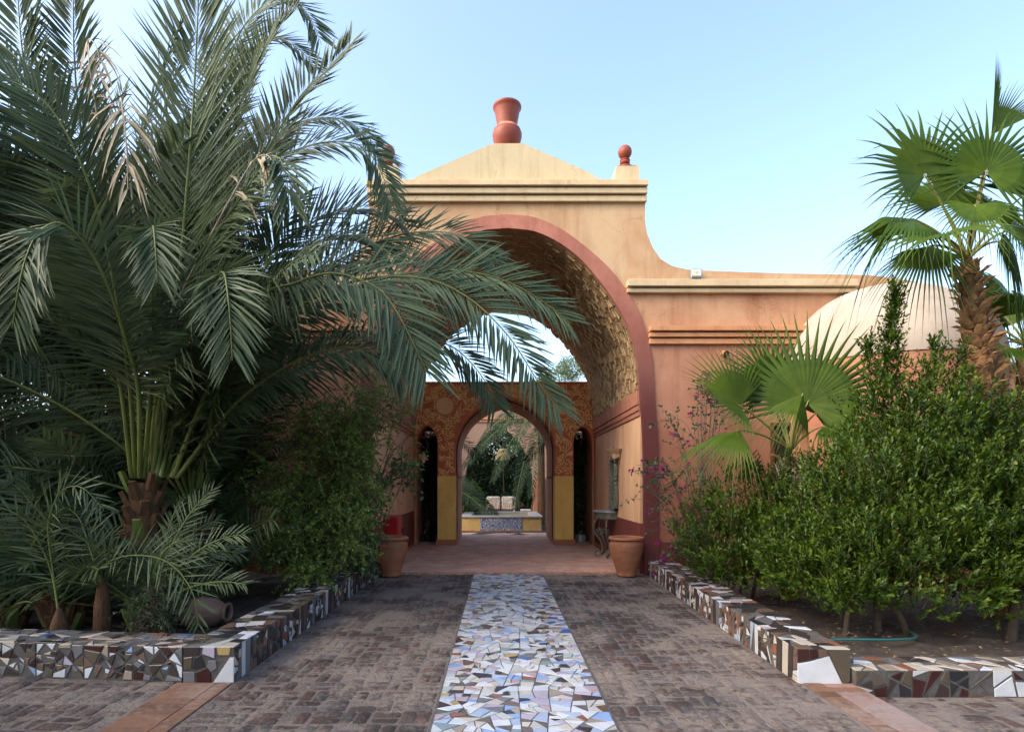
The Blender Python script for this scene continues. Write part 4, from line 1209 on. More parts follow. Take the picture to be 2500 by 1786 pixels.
hero([base(30), (430, 860, 6.9), (560, 560, 7.1), (680, 400, 7.2), (770, 352, 7.2), (871, 352, 7.2), (920, 400, 7.2), (950, 475, 7.2), (958, 520, 7.2)], maxlen=.5, lift=.15, droop=.35)
hero([base(30), (440, 850, 7.3), (540, 540, 7.5), (640, 370, 7.7), (730, 300, 7.8), (830, 290, 7.8), (893, 330, 7.8), (950, 400, 7.8)], maxlen=.48, lift=.15, droop=.3)
hero([base(30), (430, 860, 6.6), (520, 600, 6.6), (620, 420, 6.6), (726, 246, 6.6), (792, 176, 6.6), (866, 98, 6.6)], maxlen=.5, lift=.45, droop=.12)
hero([base(25), (420, 870, 7.0), (500, 560, 7.1), (563, 334, 7.2), (605, 205, 7.2), (660, 95, 7.3), (730, 10, 7.3)], maxlen=.5, lift=1.0, droop=.05)
hero([base(20), (405, 900, 6.3), (440, 640, 6.2), (458, 440, 6.1), (472, 250, 6.1), (482, 60, 6.1), (488, -130, 6.1)], maxlen=.82, lift=.25, droop=.08, close=14, tintbase=.72)
hero([base(20), (420, 860, 6.9), (500, 480, 7.2), (563, 140, 7.4), (633, 22, 7.5), (704, 2, 7.5), (755, 40, 7.5), (785, 110, 7.5)], maxlen=.5, lift=.15, droop=.25, tintbase=.85)  # this frond and the next: raised tint stands in for backlight
hero([base(20), (420, 850, 7.3), (500, 420, 7.6), (590, 160, 7.8), (660, 95, 7.8), (726, 118, 7.8), (778, 175, 7.8)], maxlen=.45, lift=.1, droop=.2, tintbase=.85)
hero([base(-10), (330, 900, 6.6), (250, 560, 6.4), (200, 330, 6.3), (182, 150, 6.3), (178, -60, 6.3)], maxlen=.6, lift=.35, droop=.12)
hero([base(-20), (310, 880, 6.2), (250, 560, 5.8), (189, 380, 5.6), (110, 250, 5.5), (0, 190, 5.4), (-110, 190, 5.4)], maxlen=.55, lift=.4, droop=.2)
hero([base(-30), (280, 870, 6.4), (170, 560, 6.2), (88, 308, 6.1), (55, 130, 6.1), (40, -60, 6.1)], maxlen=.55, lift=.3, droop=.15)
hero([base(-10), (339, 962, 6.2), (308, 830, 5.9), (264, 698, 5.6), (211, 601, 5.4), (150, 545, 5.2), (98, 565, 5.1), (66, 623, 5.05), (46, 700, 5.0), (30, 800, 5.0)], maxlen=.5, lift=-.1, droop=.45)
hero([base(15), (400, 930, 6.2), (470, 770, 5.8), (520, 690, 5.5), (545, 665, 5.2), (556, 720, 5.0), (563, 800, 4.95), (567, 880, 4.95)], maxlen=.5, lift=.0, droop=.45)
hero([base(0), (370, 900, 6.2), (372, 700, 5.8), (372, 590, 5.5), (374, 552, 5.2), (379, 600, 5.05), (384, 690, 5.0)], maxlen=.45, lift=.0, droop=.4)
hero([base(10), (400, 880, 6.4), (500, 620, 6.2), (590, 480, 6.0), (640, 410, 5.8), (680, 385, 5.6), (700, 440, 5.5), (706, 500, 5.5)], maxlen=.5, lift=.0, droop=.5)
hero([base(5), (400, 850, 6.7), (470, 620, 6.7), (560, 480, 6.7), (620, 400, 6.7), (700, 330, 6.7)], maxlen=.62, lift=.3, droop=.15)
hero([base(80), (560, 1000, 6.6), (680, 905, 6.5), (780, 860, 6.4), (870, 850, 6.3), (940, 880, 6.3), (985, 930, 6.3)], maxlen=.45, lift=.1, droop=.4)
def boost(k):
    k = dict(k); k['maxlen'] = k.get('maxlen', .5) * 1.34; k.setdefault('per_m', 34); k.setdefault('width', .029); k['droop'] = k.get('droop', .25) * .4; return k
for pts, k in H:
    add_frond(px_curve(pts), palm, r0=.024, **boost(k))
# yellow-green unopened spear
fs = Soup(); P = catmull(px_curve([(400, 880, 6.7), (424, 470, 6.6), (410, 300, 6.6), (385, 120, 6.6)]), 24)
fs.tube(P, np.interp(np.linspace(0, 1, 24), [0, .4, 1], [.02, .035, .004]), 6, 0); fs.build('spear', M['daterachis'], palm)
# dry hanging fronds
for pts in ([(352, 900, 6.5), (330, 560, 6.0), (300, 280, 5.6), (296, 245, 5.4), (304, 300, 5.3), (310, 380, 5.3), (312, 460, 5.3)],
            [(352, 900, 6.5), (260, 420, 6.1), (215, 130, 5.9), (225, 100, 5.8), (240, 130, 5.75), (245, 190, 5.7)],
            [(352, 900, 6.5), (480, 640, 6.0), (600, 420, 5.8), (645, 378, 5.7), (668, 400, 5.6), (690, 450, 5.6)]):
    add_frond(px_curve(pts), palm, 'dry_frond', [M['deadleaf'], M['deadleaf']], maxlen=.36, per_m=9, droop=.9, start=.66, r0=.010, lift=-.1, spines=False, width=.03)
# suckers at its foot
def sucker(name, px, py, Y, label, curves, **k):
    c = at(px, py, Y)
    th = thing(name, (c.x, c.y, 0.03), label, 'palm', 'young date palm suckers')
    m = MB(); m.lathe([(.055, -.05), (.085, .05), (.075, c.z * .6 + .05), (.05, c.z + .02), (.02, c.z + .10)], (c.x, c.y, 0.0), 10); m.build('trunk', M['fibre'], th, smooth=True)
    for cv in curves:
        add_frond(px_curve([(px, py, Y)] + cv), th, r0=.006, **k)
sucker('young_palm', 250, 1440, 5.9, 'young date palm with one frond arching over an old clay jar',
       [[(225, 1400, 5.85), (290, 1361, 5.75), (358, 1356, 5.65), (411, 1373, 5.6), (450, 1411, 5.55), (474, 1458, 5.5), (484, 1525, 5.5)],
        [(220, 1340, 6.0), (190, 1260, 6.1), (140, 1230, 6.1)]], maxlen=.40, lift=.25, droop=.05, per_m=17, width=.018)
sucker('young_palm', 145, 1510, 5.7, 'young date palm fanning thin fronds beside the mosaic wall of small shards',
       [[(130, 1400, 5.7), (118, 1280, 5.6), (150, 1200, 5.4), (200, 1190, 5.3), (250, 1240, 5.3)],
        [(120, 1380, 5.7), (60, 1270, 5.6), (-20, 1230, 5.5)]], maxlen=.36, lift=.2, droop=.08, per_m=20, width=.017)

# neighbouring palms filling the bed behind and to the side
def filler_palm(name, X, Y, hz, label, n, lmin, lmax, xmax, r, lenleaf=.58, wid=.029, pm=25, hi=False, lo=False):
    th = thing(name, (X, Y, 0.03), label, 'palm tree', 'date palms in the planted bed')
    palm_boss((X, Y, 0.0), hz, .13, th, r, 18)
    made = 0; tries = 0; ymin = 5.7 if lo else 5.2
    while made < n and tries < n * 12:
        tries += 1
        a = r.uniform(0, 6.283); el = R(r.uniform(-5 if hi else 12 if lo else 25, 88)); L = r.uniform(lmin, lmax); k = r.uniform(.25, .95)
        d_ = np.array([math.cos(a) * math.cos(el), math.sin(a) * math.cos(el), math.sin(el)])
        hd = np.array([math.cos(a), math.sin(a), 0])
        t = np.linspace(0, 1, 8)[:, None]
        P = np.array([X, Y, hz]) + d_ * L * t * .95 + hd * L * .30 * k * t ** 2 - np.array([0, 0, 1.0]) * L * (.55 * k) * t ** 2.4
        qx, qy = proj(P)
        if (qx > xmax).any() or P[:, 1].min() < ymin or P[:, 1].max() > 10.1 or ((qx > 560) & (qy < 330)).any() or P[-1, 2] < .3: continue
        add_frond(P, th, maxlen=lenleaf * r.uniform(.85, 1.15), per_m=pm, width=wid, droop=r.uniform(.06, .25), lift=r.uniform(0, .5), r0=.02, start=.2, tintbase=r.uniform(.25, .62), spines=False, face=(r.uniform(-.5, .5), r.uniform(-1.1, .1), r.uniform(.2, 1)))
        made += 1
filler_palm('date_palm', -5.7, 8.9, 3.0, 'tall date palm standing behind the huge one, half hidden by it', 60, 4.0, 6.2, 650, rnd, hi=True)
filler_palm('date_palm', -5.2, 7.3, 2.4, 'date palm with a dense crown of upright fronds behind the dry hanging ones', 46, 3.6, 5.6, 600, rnd, lenleaf=.64)
filler_palm('date_palm', -4.3, 9.2, .7, 'date palm close against the plastered wing wall', 40, 2.2, 4.4, 800, rnd)
filler_palm('date_palm', -7.4, 8.0, 3.0, 'tall date palm at the outer edge of the planted bed', 60, 4.0, 6.2, 480, rnd, hi=True)
filler_palm('date_palm', -5.9, 7.1, .4, 'low bushy date palm with dark fronds near the bed edge', 60, 1.8, 3.9, 430, rnd, lenleaf=.5, lo=True)
filler_palm('date_palm', -4.9, 7.9, .35, 'low bushy date palm crowded between the taller ones', 60, 1.4, 3.6, 560, rnd, lenleaf=.5, lo=True)
filler_palm('date_palm', -3.9, 8.0, .3, 'low bushy date palm between the huge palm and the wispy shrub', 44, 1.2, 2.9, 700, rnd, lenleaf=.45, lo=True)
filler_palm('date_palm', -4.7, 6.3, .3, 'dark young date palm crouching behind the clay jar', 36, 1.0, 2.4, 460, rnd, lenleaf=.4, lo=True)
filler_palm('date_palm', -3.75, 6.25, .2, 'dark sprawling palm sucker hiding the foot of the huge palm', 30, .9, 1.9, 620, rnd, lenleaf=.34, wid=.02, lo=True)
filler_palm('date_palm', -5.3, 6.3, .2, 'dark sprawling palm sucker near the end of the small shard wall', 30, .9, 1.9, 300, rnd, lenleaf=.34, wid=.02, lo=True)
filler_palm('date_palm', -9.0, 9.2, 1.2, 'farthest date palm at the end of the planted bed', 50, 3.4, 6.0, 300, rnd, hi=True)
filler_palm('date_palm', B0.x + .25, B0.y + .6, 1.2, 'slimmer date palm growing out of the same clump as the huge one', 44, 3.0, 5.4, 800, rnd, lenleaf=.62)

# ------------------------------------------------------------------ fine shrubs and vines
def bez(p0, p1, p2, n=14):
    t = np.linspace(0, 1, n)[:, None]
    return (1 - t) ** 2 * p0 + 2 * t * (1 - t) * p1 + t ** 2 * p2
def spray_plant(th, root, ell, ncane, ntwig, leaf, lw, mat_leaf, r, per=22, arch=.3, flowers=None, lmats=None, cane=.012, leafstart=.3, bias=None):
    """canes from the root to points in an ellipsoid cloud, side twigs, leaves on the twigs"""
    wd, lf = Soup(), Soup()
    root = np.array(root, float)
    tips = []
    for _ in range(ncane):
        c, rad = ell[r.randrange(len(ell))]
        v = rng.normal(size=3); v /= np.linalg.norm(v); v *= rng.random() ** .3
        if bias is not None: v = v + np.array(bias)
        p2 = np.array(c) + v * np.array(rad)
        if p2[2] < .25: p2[2] = .25
        p1 = (root * .45 + p2 * .55); p1[2] = max(p2[2], p1[2]) * (1 + arch * rng.random()) + .1
        p1[:2] += rng.normal(0, .12, 2)
        q = bez(root + np.append(rng.normal(0, .1, 2), 0), p1, p2, 18)
        wd.tube(q, np.linspace(cane, .0025, 18), 4)
        for k in range(ntwig):
            t0 = rng.uniform(leafstart, 1); i = int(t0 * 17)
            d_ = nrm(rng.normal(size=3) + np.array([0, 0, .25]) + nrm(q[min(i + 1, 17)] - q[max(i - 1, 0)]) * .8)
            L = rng.uniform(.15, .42)
            e_ = q[i] + d_ * L - np.array([0, 0, L * .25])
            tw = bez(q[i], q[i] + d_ * L * .6 + np.array([0, 0, .03]), e_, 6)
            wd.tube(tw, np.linspace(.003, .0012, 6), 3)
            n = max(4, int(per * L / .3))
            s_ = rng.uniform(.1, 1, n); ii = np.clip((s_ * 5).astype(int), 0, 4); fr = (s_ * 5 - ii)[:, None]
            Pp = tw[ii] * (1 - fr) + tw[ii + 1] * fr
            Dd = nrm(rng.normal(size=(n, 3)) + d_ * .9)
            Nn = nrm(rng.normal(size=(n, 3)) * .7 + np.array([0, 0, 1.0]))
            lf.leaves(Pp, Dd, Nn, leaf * rng.uniform(.6, 1.2, n), lw * rng.uniform(.7, 1.2, n), .1, .1, 0)
            tips.append(e_)
    wd.build('stems', M['twig'], th)
    lf.build('foliage', mat_leaf, th, kind='stuff')
    return tips
def bracts(th, tips, r, share, n=7, size=.035):
    s = Soup()
    for p in tips:
        if r.random() > share: continue
        k = r.randint(n - 3, n + 4)
        Pp = p + rng.normal(0, .03, (k, 3))
        s.leaves(Pp, nrm(rng.normal(size=(k, 3))), nrm(rng.normal(size=(k, 3))), size * rng.uniform(.8, 1.3, k), size * rng.uniform(.7, 1.1, k), .2, 0)
    if s.V: s.build('flowers', M['bract'], th, kind='stuff')

c1 = at(800, 1150, 8.2)
sh = thing('fine_leaved_shrub', (c1.x, 8.2, 0.05), 'wispy small leaved shrub spilling towards the path between palm and arch', 'shrub')
spray_plant(sh, (c1.x - .1, 8.3, 0.0), [((c1.x + .05, 8.1, 1.75), (1.0, .7, .95)), ((c1.x + .15, 7.9, 1.15), (1.05, .65, .75)), ((c1.x + .6, 8.1, 1.75), (.5, .4, .9)), ((c1.x - .65, 8.2, 1.6), (.6, .6, 1.0)), ((c1.x, 7.6, .75), (.95, .5, .5)), ((c1.x + .3, 8.2, 2.5), (.8, .4, .5))],
            150, 20, .043, .023, M['shrubleaf'], rnd, per=22, arch=.35, cane=.005)
sp = thing('fine_leaved_shrub', (c1.x + .5, 9.2, .05), 'thin twiggy climber reaching over the arch jamb', 'shrub')
spray_plant(sp, (c1.x + .2, 9.3, 0.0), [((at(930, 960, 9.4).x, 9.3, at(930, 960, 9.4).z), (.55, .3, .45)), ((at(900, 1100, 9.3).x, 9.3, at(900, 1100, 9.3).z), (.5, .3, .5)), ((at(1010, 1080, 9.3).x, 9.3, 2.1), (.3, .25, .4))],
            34, 7, .038, .024, M['shrubleaf'], rnd, per=12, arch=.2, cane=.008, leafstart=.4)
vb = thing('bougainvillea', (-2.45, 9.4, .05), 'dark leaved bougainvillea drooping on the low wall by the clay pot', 'climbing plant')
ve = [((at(930, 1330, 9.2).x, 9.3, at(930, 1330, 9.2).z), (.32, .35, .35)), ((at(880, 1400, 9.0).x, 9.0, .45), (.35, .5, .3)), ((at(1000, 1150, 9.5).x, 9.5, at(1000, 1150, 9.5).z), (.25, .25, .2)), ((at(860, 1280, 9.2).x, 9.2, .9), (.4, .4, .5))]
tp = spray_plant(vb, (-2.55, 9.5, 0.0), ve, 44, 6, .075, .062, M['vineleaf'], rnd, per=9, arch=.15, cane=.006)
bracts(vb, tp, rnd, .02, 5)
lw_ = thing('leafy_weed', (at(370, 1500, 5.9).x, 5.9, .05), 'small leafy weed sprouting before the clay jar', 'plant')
spray_plant(lw_, (at(370, 1520, 5.9).x, 5.9, .03), [((at(390, 1460, 5.9).x, 5.8, .35), (.32, .2, .22))], 26, 6, .035, .022, M['hedgeleaf'], rnd, per=12, cane=.005)

bv = thing('bougainvillea', (3.25, 9.6, .05), 'sparse bougainvillea with magenta flowers against the terracotta wall', 'climbing plant')
be = [((at(1660, 1090, 9.8).x, 9.85, at(1660, 1090, 9.8).z), (.55, .25, .55)), ((at(1590, 1180, 9.7).x, 9.7, at(1590, 1180, 9.7).z), (.35, .25, .6)), ((at(1650, 1330, 9.7).x, 9.6, .8), (.55, .35, .5)), ((at(1720, 1250, 9.6).x, 9.6, 1.1), (.5, .3, .7)), ((at(1740, 950, 9.9).x, 9.95, at(1740, 950, 9.9).z), (.4, .15, .3))]
tp = spray_plant(bv, (3.3, 9.6, 0.0), be, 70, 4, .055, .042, M['vineleaf'], rnd, per=9, arch=.1, cane=.007, leafstart=.5)
bracts(bv, tp, rnd, .16, 9, .045)

# ------------------------------------------------------------------ glossy green shrubs (upright leafy shoots)
def shoot_shrub(name, label, stems, ell, nshoot, r, leaf=.068, lw=.022, extra=()):
    c = stems[0]
    th = thing(name, (c[0], c[1], .02), label, 'shrub', 'green shrubs in the planted bed')
    cent = np.array([e[0] for e in ell]); rad = np.array([e[1] for e in ell])
    for x, y, lean, rr_ in stems:
        m = MB(); tgt = cent[r.randrange(len(cent))]
        q = bez(np.array([x, y, -.02]), np.array([x + lean * .25, y + r.uniform(-.1, .1), .45]), np.array([x * .5 + tgt[0] * .5 + lean, y * .6 + tgt[1] * .4, tgt[2]]), 10)
        m.tube(q, np.linspace(rr_, rr_ * .45, 10), 8); m.build('stem', M['stem'], th, smooth=True)
        for _ in range(5):
            i = r.randint(4, 9); v = np.array([r.uniform(-1, 1), r.uniform(-1, 1), r.uniform(.2, 1)]) * .7
            m = MB(); q2 = bez(q[i], q[i] + v * .5, q[i] + v, 7); m.tube(q2, np.linspace(rr_ * .45, .004, 7), 5); m.build('branch', M['stem'], th, smooth=True)
    vol = rad.prod(1) ** (2 / 3); pr_ = vol / vol.sum()
    k = rng.choice(len(ell), nshoot, p=pr_)
    v = nrm(rng.normal(size=(nshoot, 3)))
    rr2 = np.where(rng.random(nshoot) < .72, rng.uniform(.76, 1.07, nshoot), rng.uniform(.25, .8, nshoot))[:, None]
    # lumpy surface: clumps and hollows
    lump = 1 + .10 * np.sin(v[:, :1] * 7 + k[:, None]) * np.sin(v[:, 1:2] * 6 + 1.3 * k[:, None]) + .09 * np.sin(v[:, 2:] * 9 + v[:, :1] * 5)
    P = cent[k] + v * rad[k] * rr2 * lump
    keep = (P[:, 2] > np.where(P[:, 1] < 6.8, .24, .15) + .24 * rng.random(len(P)))
    gap = np.sin(P[:, 0] * 7.1 + k) + np.sin(P[:, 2] * 8.3 + P[:, 1] * 3.1) + np.sin(P[:, 1] * 6.7 - P[:, 0] * 4.2 + P[:, 2] * 5.3)
    keep &= (gap > -1.05) | (rng.random(len(P)) < .25)
    P, v = P[keep], v[keep]
    U = nrm(v * .55 + np.array([0, 0, .85]) + rng.normal(0, .28, (len(P), 3)))
    ex = []
    for _ in range(26):
        q = P[r.randrange(len(P))]
        if q[2] > 1.1: extra = list(extra) + [((q[0], q[1], q[2] - .05), (r.uniform(-.3, .3), r.uniform(-.3, .2), 1), r.uniform(.2, .42), 16)]
    for (p0, d0, ln, cnt) in extra:
        p0, d0 = np.array(p0), nrm(np.array(d0, float))
        t = rng.random(cnt)[:, None]
        ex.append(p0 + d0 * ln * t + rng.normal(0, .075, (cnt, 3)) * (1.15 - t)); 
        U = np.vstack([U, nrm(d0 + rng.normal(0, .35, (cnt, 3)))])
    if ex: P = np.vstack([P] + ex)
    n = len(P); lf, wd = Soup(), Soup(); nl = 13
    L = rng.uniform(.12, .24, n)
    A = nrm(np.cross(U, np.array([.3, .5, .1]))); Bv = np.cross(U, A)
    for j in range(nl):
        t = (j + .5) / nl; a = j * 2.4 + rng.uniform(0, 6.28, n)
        o_ = A * np.cos(a)[:, None] + Bv * np.sin(a)[:, None]
        base_ = P + U * (L * t)[:, None]
        D = nrm(o_ * (1.05 - .65 * t) + U * .75 + rng.normal(0, .12, (n, 3)))
        Nn = nrm(U - D * (U * D).sum(1, keepdims=True))
        lf.leaves(base_, D, Nn, leaf * rng.uniform(.75, 1.15, n) * (1 - .2 * t), lw * rng.uniform(.8, 1.2, n), .12, .05, 0,
                  np.clip(.2 + .5 * t + rng.normal(0, .14, n), 0, 1))
    sub = rng.random(n) < .18
    Ps, Us = P[sub], U[sub]
    V = np.stack([Ps - Us * .08, Ps - Us * .08 + A[sub] * .006, Ps + Us * .18], 1).reshape(-1, 3)
    wd.add(V, np.arange(len(V)).reshape(-1, 3))
    wd.build('twigs', M['greentwig'], th, kind='stuff')
    lf.build('foliage', M['bushleaf'], th, kind='stuff')
    return th
shoot_shrub('green_shrub', 'rounded glossy shrub beside the flowering bougainvillea', [(3.45, 8.0, .1, .03), (3.2, 7.8, -.1, .022), (3.7, 7.7, .15, .025)],
            [((3.35, 7.8, .95), (.9, .7, .75)), ((3.85, 7.5, 1.1), (.68, .6, .62)), ((3.05, 7.8, .72), (.5, .5, .5)), ((3.4, 7.4, .6), (.7, .5, .5))], 2300, rnd)
shoot_shrub('green_shrub', 'largest glossy green shrub with one tall shoot standing above its crown', [(4.0, 6.2, .1, .04), (4.25, 6.1, -.25, .035), (3.55, 6.0, .1, .028)],
            [((4.25, 6.3, 1.3), (.92, .75, .85)), ((4.65, 6.7, 1.95), (.72, .65, .85)), ((3.55, 6.5, .8), (.62, .6, .58)), ((5.0, 6.5, 1.85), (.75, .6, .85)), ((4.3, 6.0, .75), (1.05, .6, .62)), ((3.6, 6.1, .5), (.5, .45, .35))], 6000, rnd,
            extra=[((4.5, 6.8, 2.6), (.08, 0, 1), 1.2, 190), ((4.25, 6.7, 2.5), (-.05, 0, 1), .65, 60), ((4.95, 6.7, 2.7), (.1, 0, 1), .5, 50), ((5.15, 6.6, 2.5), (.1, 0, 1), .6, 50)])
shoot_shrub('green_shrub', 'glossy shrub with a dark trunk nearest the shaggy fan palm', [(5.15, 5.9, .1, .05), (5.6, 6.1, .1, .035)],
            [((5.6, 6.2, 1.25), (.95, .75, .95)), ((6.3, 6.5, 1.4), (1.0, .75, 1.0)), ((5.0, 5.9, 1.05), (.7, .5, .7)), ((5.7, 6.6, 1.6), (.85, .6, .75)), ((5.6, 5.9, .6), (1.0, .55, .5))], 4600, rnd)
s = Soup(); n = 1500
P = np.stack([rng.uniform(2.9, 8.5, n), rng.uniform(5.0, 10.0, n), np.full(n, .075)], 1)
s.leaves(P, rng.normal(size=(n, 3)) * np.array([1, 1, .15]), np.tile([0, 0, 1.0], (n, 1)) + rng.normal(0, .3, (n, 3)), rng.uniform(.03, .06, n), .018, .2, 0)
o = s.build('leaf_litter', M['litter'], kind='stuff'); o['label'] = 'dry fallen leaves scattered on the soil under the shrubs'

s = Soup(); n = 150
P = np.stack([rng.uniform(-2.1, 2.4, n), rng.uniform(3.7, 11.5, n) ** 1.0, np.full(n, .026)], 1)
k_ = rng.random(n) < .72; P[k_, 0] = np.where(rng.random(k_.sum()) < .5, -2.05 + rng.exponential(.16, k_.sum()), 2.36 - rng.exponential(.16, k_.sum()))
s.leaves(P, rng.normal(size=(n, 3)) * np.array([1, 1, .05]), np.tile([0, 0, 1.0], (n, 1)) + rng.normal(0, .15, (n, 3)), rng.uniform(.025, .06, n), .014, .2, 0)
o = s.build('leaf_litter', M['litter'], kind='stuff'); o['label'] = 'few dry fallen leaves and petals swept against the path walls'

# ------------------------------------------------------------------ fan palms
def fan_leaf(hub, mid, face, Rr, spread, parent, stalk_from, join=.42, nseg=36, cup=.12, droop=.5, arch=.35, tint=.5, reverse=0.0, wilt=.1):
    """pleated palmate leaf: joined blade, free drooping tips"""
    hub = np.array(hub); y = nrm(np.array(mid, float)); f = np.array(face, float); f = nrm(f - y * (f @ y)); x = np.cross(y, f)
    s = Soup(); A = R(spread) / 2
    rad = np.array([.02, .18, .36, join, .68, .80, .91, 1.0])
    rj = join
    V = []; Fc = []
    for i in range(nseg):
        a0, a1 = -A + 2 * A * i / nseg, -A + 2 * A * (i + 1) / nseg; ac = (a0 + a1) / 2
        Rs = Rr * (.70 + .30 * max(0, math.cos(ac * .62))) * rng.uniform(.93, 1.05)
        wl = rng.random() < wilt; dsc = droop * rng.uniform(.5, 1.6) * (2.6 if wl else 1)
        hw = (a1 - a0) / 2
        def shape(an, r_):
            return (.70 + .30 * max(0, math.cos(an * .62))) * Rr * r_
        for r_ in rad:
            joined = r_ <= rj + 1e-6
            k = 1.0 if joined else max(.03, .86 * (1 - (r_ - rj) / (1 - rj)) ** 1.0)
            wj = hw * rj * Rs * k
            up = .75 * (a1 - a0) * min(r_, rj) * Rs * k
            for side in (-1, 0, 1):
                if joined:
                    an = (a0, ac, a1)[side + 1]; q_ = shape(an, r_); px_, py_ = q_ * math.sin(an), q_ * math.cos(an)
                else:
                    rr_ = rj * shape(ac, 1) + (r_ - rj) * Rs
                    px_ = rr_ * math.sin(ac) + side * wj * math.cos(ac); py_ = rr_ * math.cos(ac) - side * wj * math.sin(ac)
                pz = up if side == 0 else 0
                pz += cup * abs(px_) - arch * (r_ ** 2) * Rr * .5 * max(0, py_ / (math.hypot(px_, py_) + 1e-6))
                p = hub + x * px_ + y * py_ + f * pz
                tf = max(0, (r_ - rj) / (1 - rj))
                p = p - np.array([0, 0, dsc * Rr * .42 * tf ** 1.8 + droop * Rr * .04 * r_])
                V.append(p)
        b0 = i * 24
        for j in range(7):
            q = b0 + j * 3
            Fc += [[q, q + 1, q + 4], [q, q + 4, q + 3], [q + 1, q + 2, q + 5], [q + 1, q + 5, q + 4]]
    tn = (np.repeat(np.clip(tint + rng.normal(0, .12, nseg), 0, 1), 28).reshape(nseg, 7, 4) + np.array([.45, .22, .05, 0, -.05, -.1, .2])[None, :, None]).ravel()
    s.add(np.array(V), np.array(Fc), tn, 0)
    sf = np.array(stalk_from); st_ = Soup()
    q = bez(sf, (sf + hub) / 2 + np.array([0, 0, .12]), hub, 10)
    q = np.vstack([q, [hub + y * Rr * .06 - f * .006]])
    st_.tube(q, np.linspace(.022, .008, 11), 6, 0)
    o = st_.build('fan_leaf', M['fanstalk'], parent)
    s.build('blade', M['fanleaf'], o, weld=True)
    return o

TB = at(2440, 1260, 7.0); TT = at(2362, 655, 7.0)
tall = thing('fan_palm', (TB.x + .05, 7.0, .02), 'tall fan palm with a shaggy golden trunk above the shrubs', 'palm tree', 'fan palms')
tr_pts = np.array([(TB.x + .06, 7.0, -.05), (TB.x, 7.0, TB.z), (at(2410, 950, 7).x, 7.0, at(2410, 950, 7).z), tuple(TT), (TT.x - .01, 7.0, TT.z + .12)])
tq = catmull(tr_pts, 30)
m = MB(); m.tube(tq, np.interp(np.linspace(0, 1, 30), [0, .5, .93, 1], [.175, .15, .10, .055]), 14); m.build('trunk', M['fibre'], tall, smooth=True)
def boot_mesh(r):
    """old leaf base: curling triangular scale with split tip"""
    wd = r.uniform(.06, .085); L = r.uniform(.15, .22); t = .02
    vs = []
    rows = [(0, wd * 1.15, .0), (.35, wd * 1.2, .045), (.7, wd * .85, .085), (1.0, wd * r.uniform(.15, .4), .14 + r.uniform(0, .06))]
    for k, hw, o_ in rows:
        vs += [(-hw, o_ * .6, k * L), (0, o_ + .018, k * L), (hw, o_ * .6, k * L), (0, o_ - t * .3, k * L)]
    fs = []
    for j in range(3):
        q = j * 4
        for i in range(4): fs.append((q + i, q + (i + 1) % 4, q + 4 + (i + 1) % 4, q + 4 + i))
    fs.append((12, 13, 14, 15))
    me = bpy.data.meshes.new('leaf_base'); me.from_pydata(vs, [], [f[::-1] for f in fs]); me.materials.append(M['boot']); return me
boots = [boot_mesh(rnd) for _ in range(8)]
def clad(th, q, r0, r1, n, rr, zmin=None):
    org = origin(th)
    for k in range(n):
        t = (k + .5) / n; i = t * (len(q) - 1); i0 = int(i); f_ = i - i0
        p = q[i0] * (1 - f_) + q[min(i0 + 1, len(q) - 1)] * f_
        a = k * 2.3999 + rr.uniform(-.2, .2); rad = (r0 + (r1 - r0) * t) * .93
        o = link('leaf_base', rr.choice(boots), th, Vector((p[0] + math.cos(a) * rad, p[1] + math.sin(a) * rad, p[2] - .06)) - org)
        o.rotation_euler = (rr.uniform(-.25, .15), rr.uniform(-.2, .2), a - math.pi / 2)
        sc_ = rr.uniform(.75, 1.2) * (1.05 - .35 * t); o.scale = (sc_, sc_, sc_)
clad(tall, tq[4:29], .160, .10, 210, rnd)
top = TT + Vector((0, 0, .1))
def fl(px, py, Y, mpx, mpy, mY, face, Rr, spread=250, th=tall, st=None, **k):
    """hub at one place, midrib pointing at another"""
    h = at(px, py, Y); mm = at(mpx, mpy, mY) - h
    fan_leaf(h, mm, face, Rr, spread, th, top if st is None else st, **k)
fl(2258, 428, 6.85, 2235, 230, 6.9, (.05, -1, .25), 1.08, 290, droop=.35, wilt=.25, arch=.12, join=.38)
fl(2408, 420, 6.8, 2455, 240, 6.85, (-.1, -1, .2), 1.02, 280, droop=.25, wilt=.1, arch=.12, tint=.2, join=.38)
fl(2230, 535, 6.9, 2080, 515, 6.8, (0, -.3, 1), .95, 190, droop=.9, wilt=.3, cup=-.5, arch=.3, tint=.25)
fl(2300, 580, 6.6, 2170, 590, 6.3, (-.1, -.45, 1), .85, 210, droop=.7, wilt=.2, cup=.35, arch=.2, tint=.75)
fl(2420, 330, 7.1, 2460, 160, 7.2, (.3, -1, .1), .95, 90, droop=.25, wilt=.5, cup=.6, arch=.1)
fl(2495, 480, 6.9, 2600, 420, 6.9, (.1, -1, .3), .9, 260, droop=.4, tint=.3)
fl(2470, 560, 6.9, 2590, 640, 6.7, (.2, -.7, .8), .8, 220, droop=.9, wilt=.3, tint=.3)
fl(2300, 500, 7.3, 2230, 420, 7.6, (0, -1, .3), .85, 220, droop=.5, tint=.2)
fl(2400, 520, 7.4, 2440, 420, 7.8, (0, -1, .4), .85, 240, droop=.5, tint=.2)
fl(2440, 590, 7.2, 2520, 700, 7.2, (.2, -.6, .5), .7, 200, droop=1.0, tint=.15)
fl(2270, 600, 6.9, 2180, 700, 6.8, (-.3, -.6, .8), .8, 180, droop=.9, tint=.15, cup=-.3)
fl(2380, 500, 6.5, 2400, 600, 6.2, (0, -.5, 1), .6, 200, droop=.6, tint=.4)

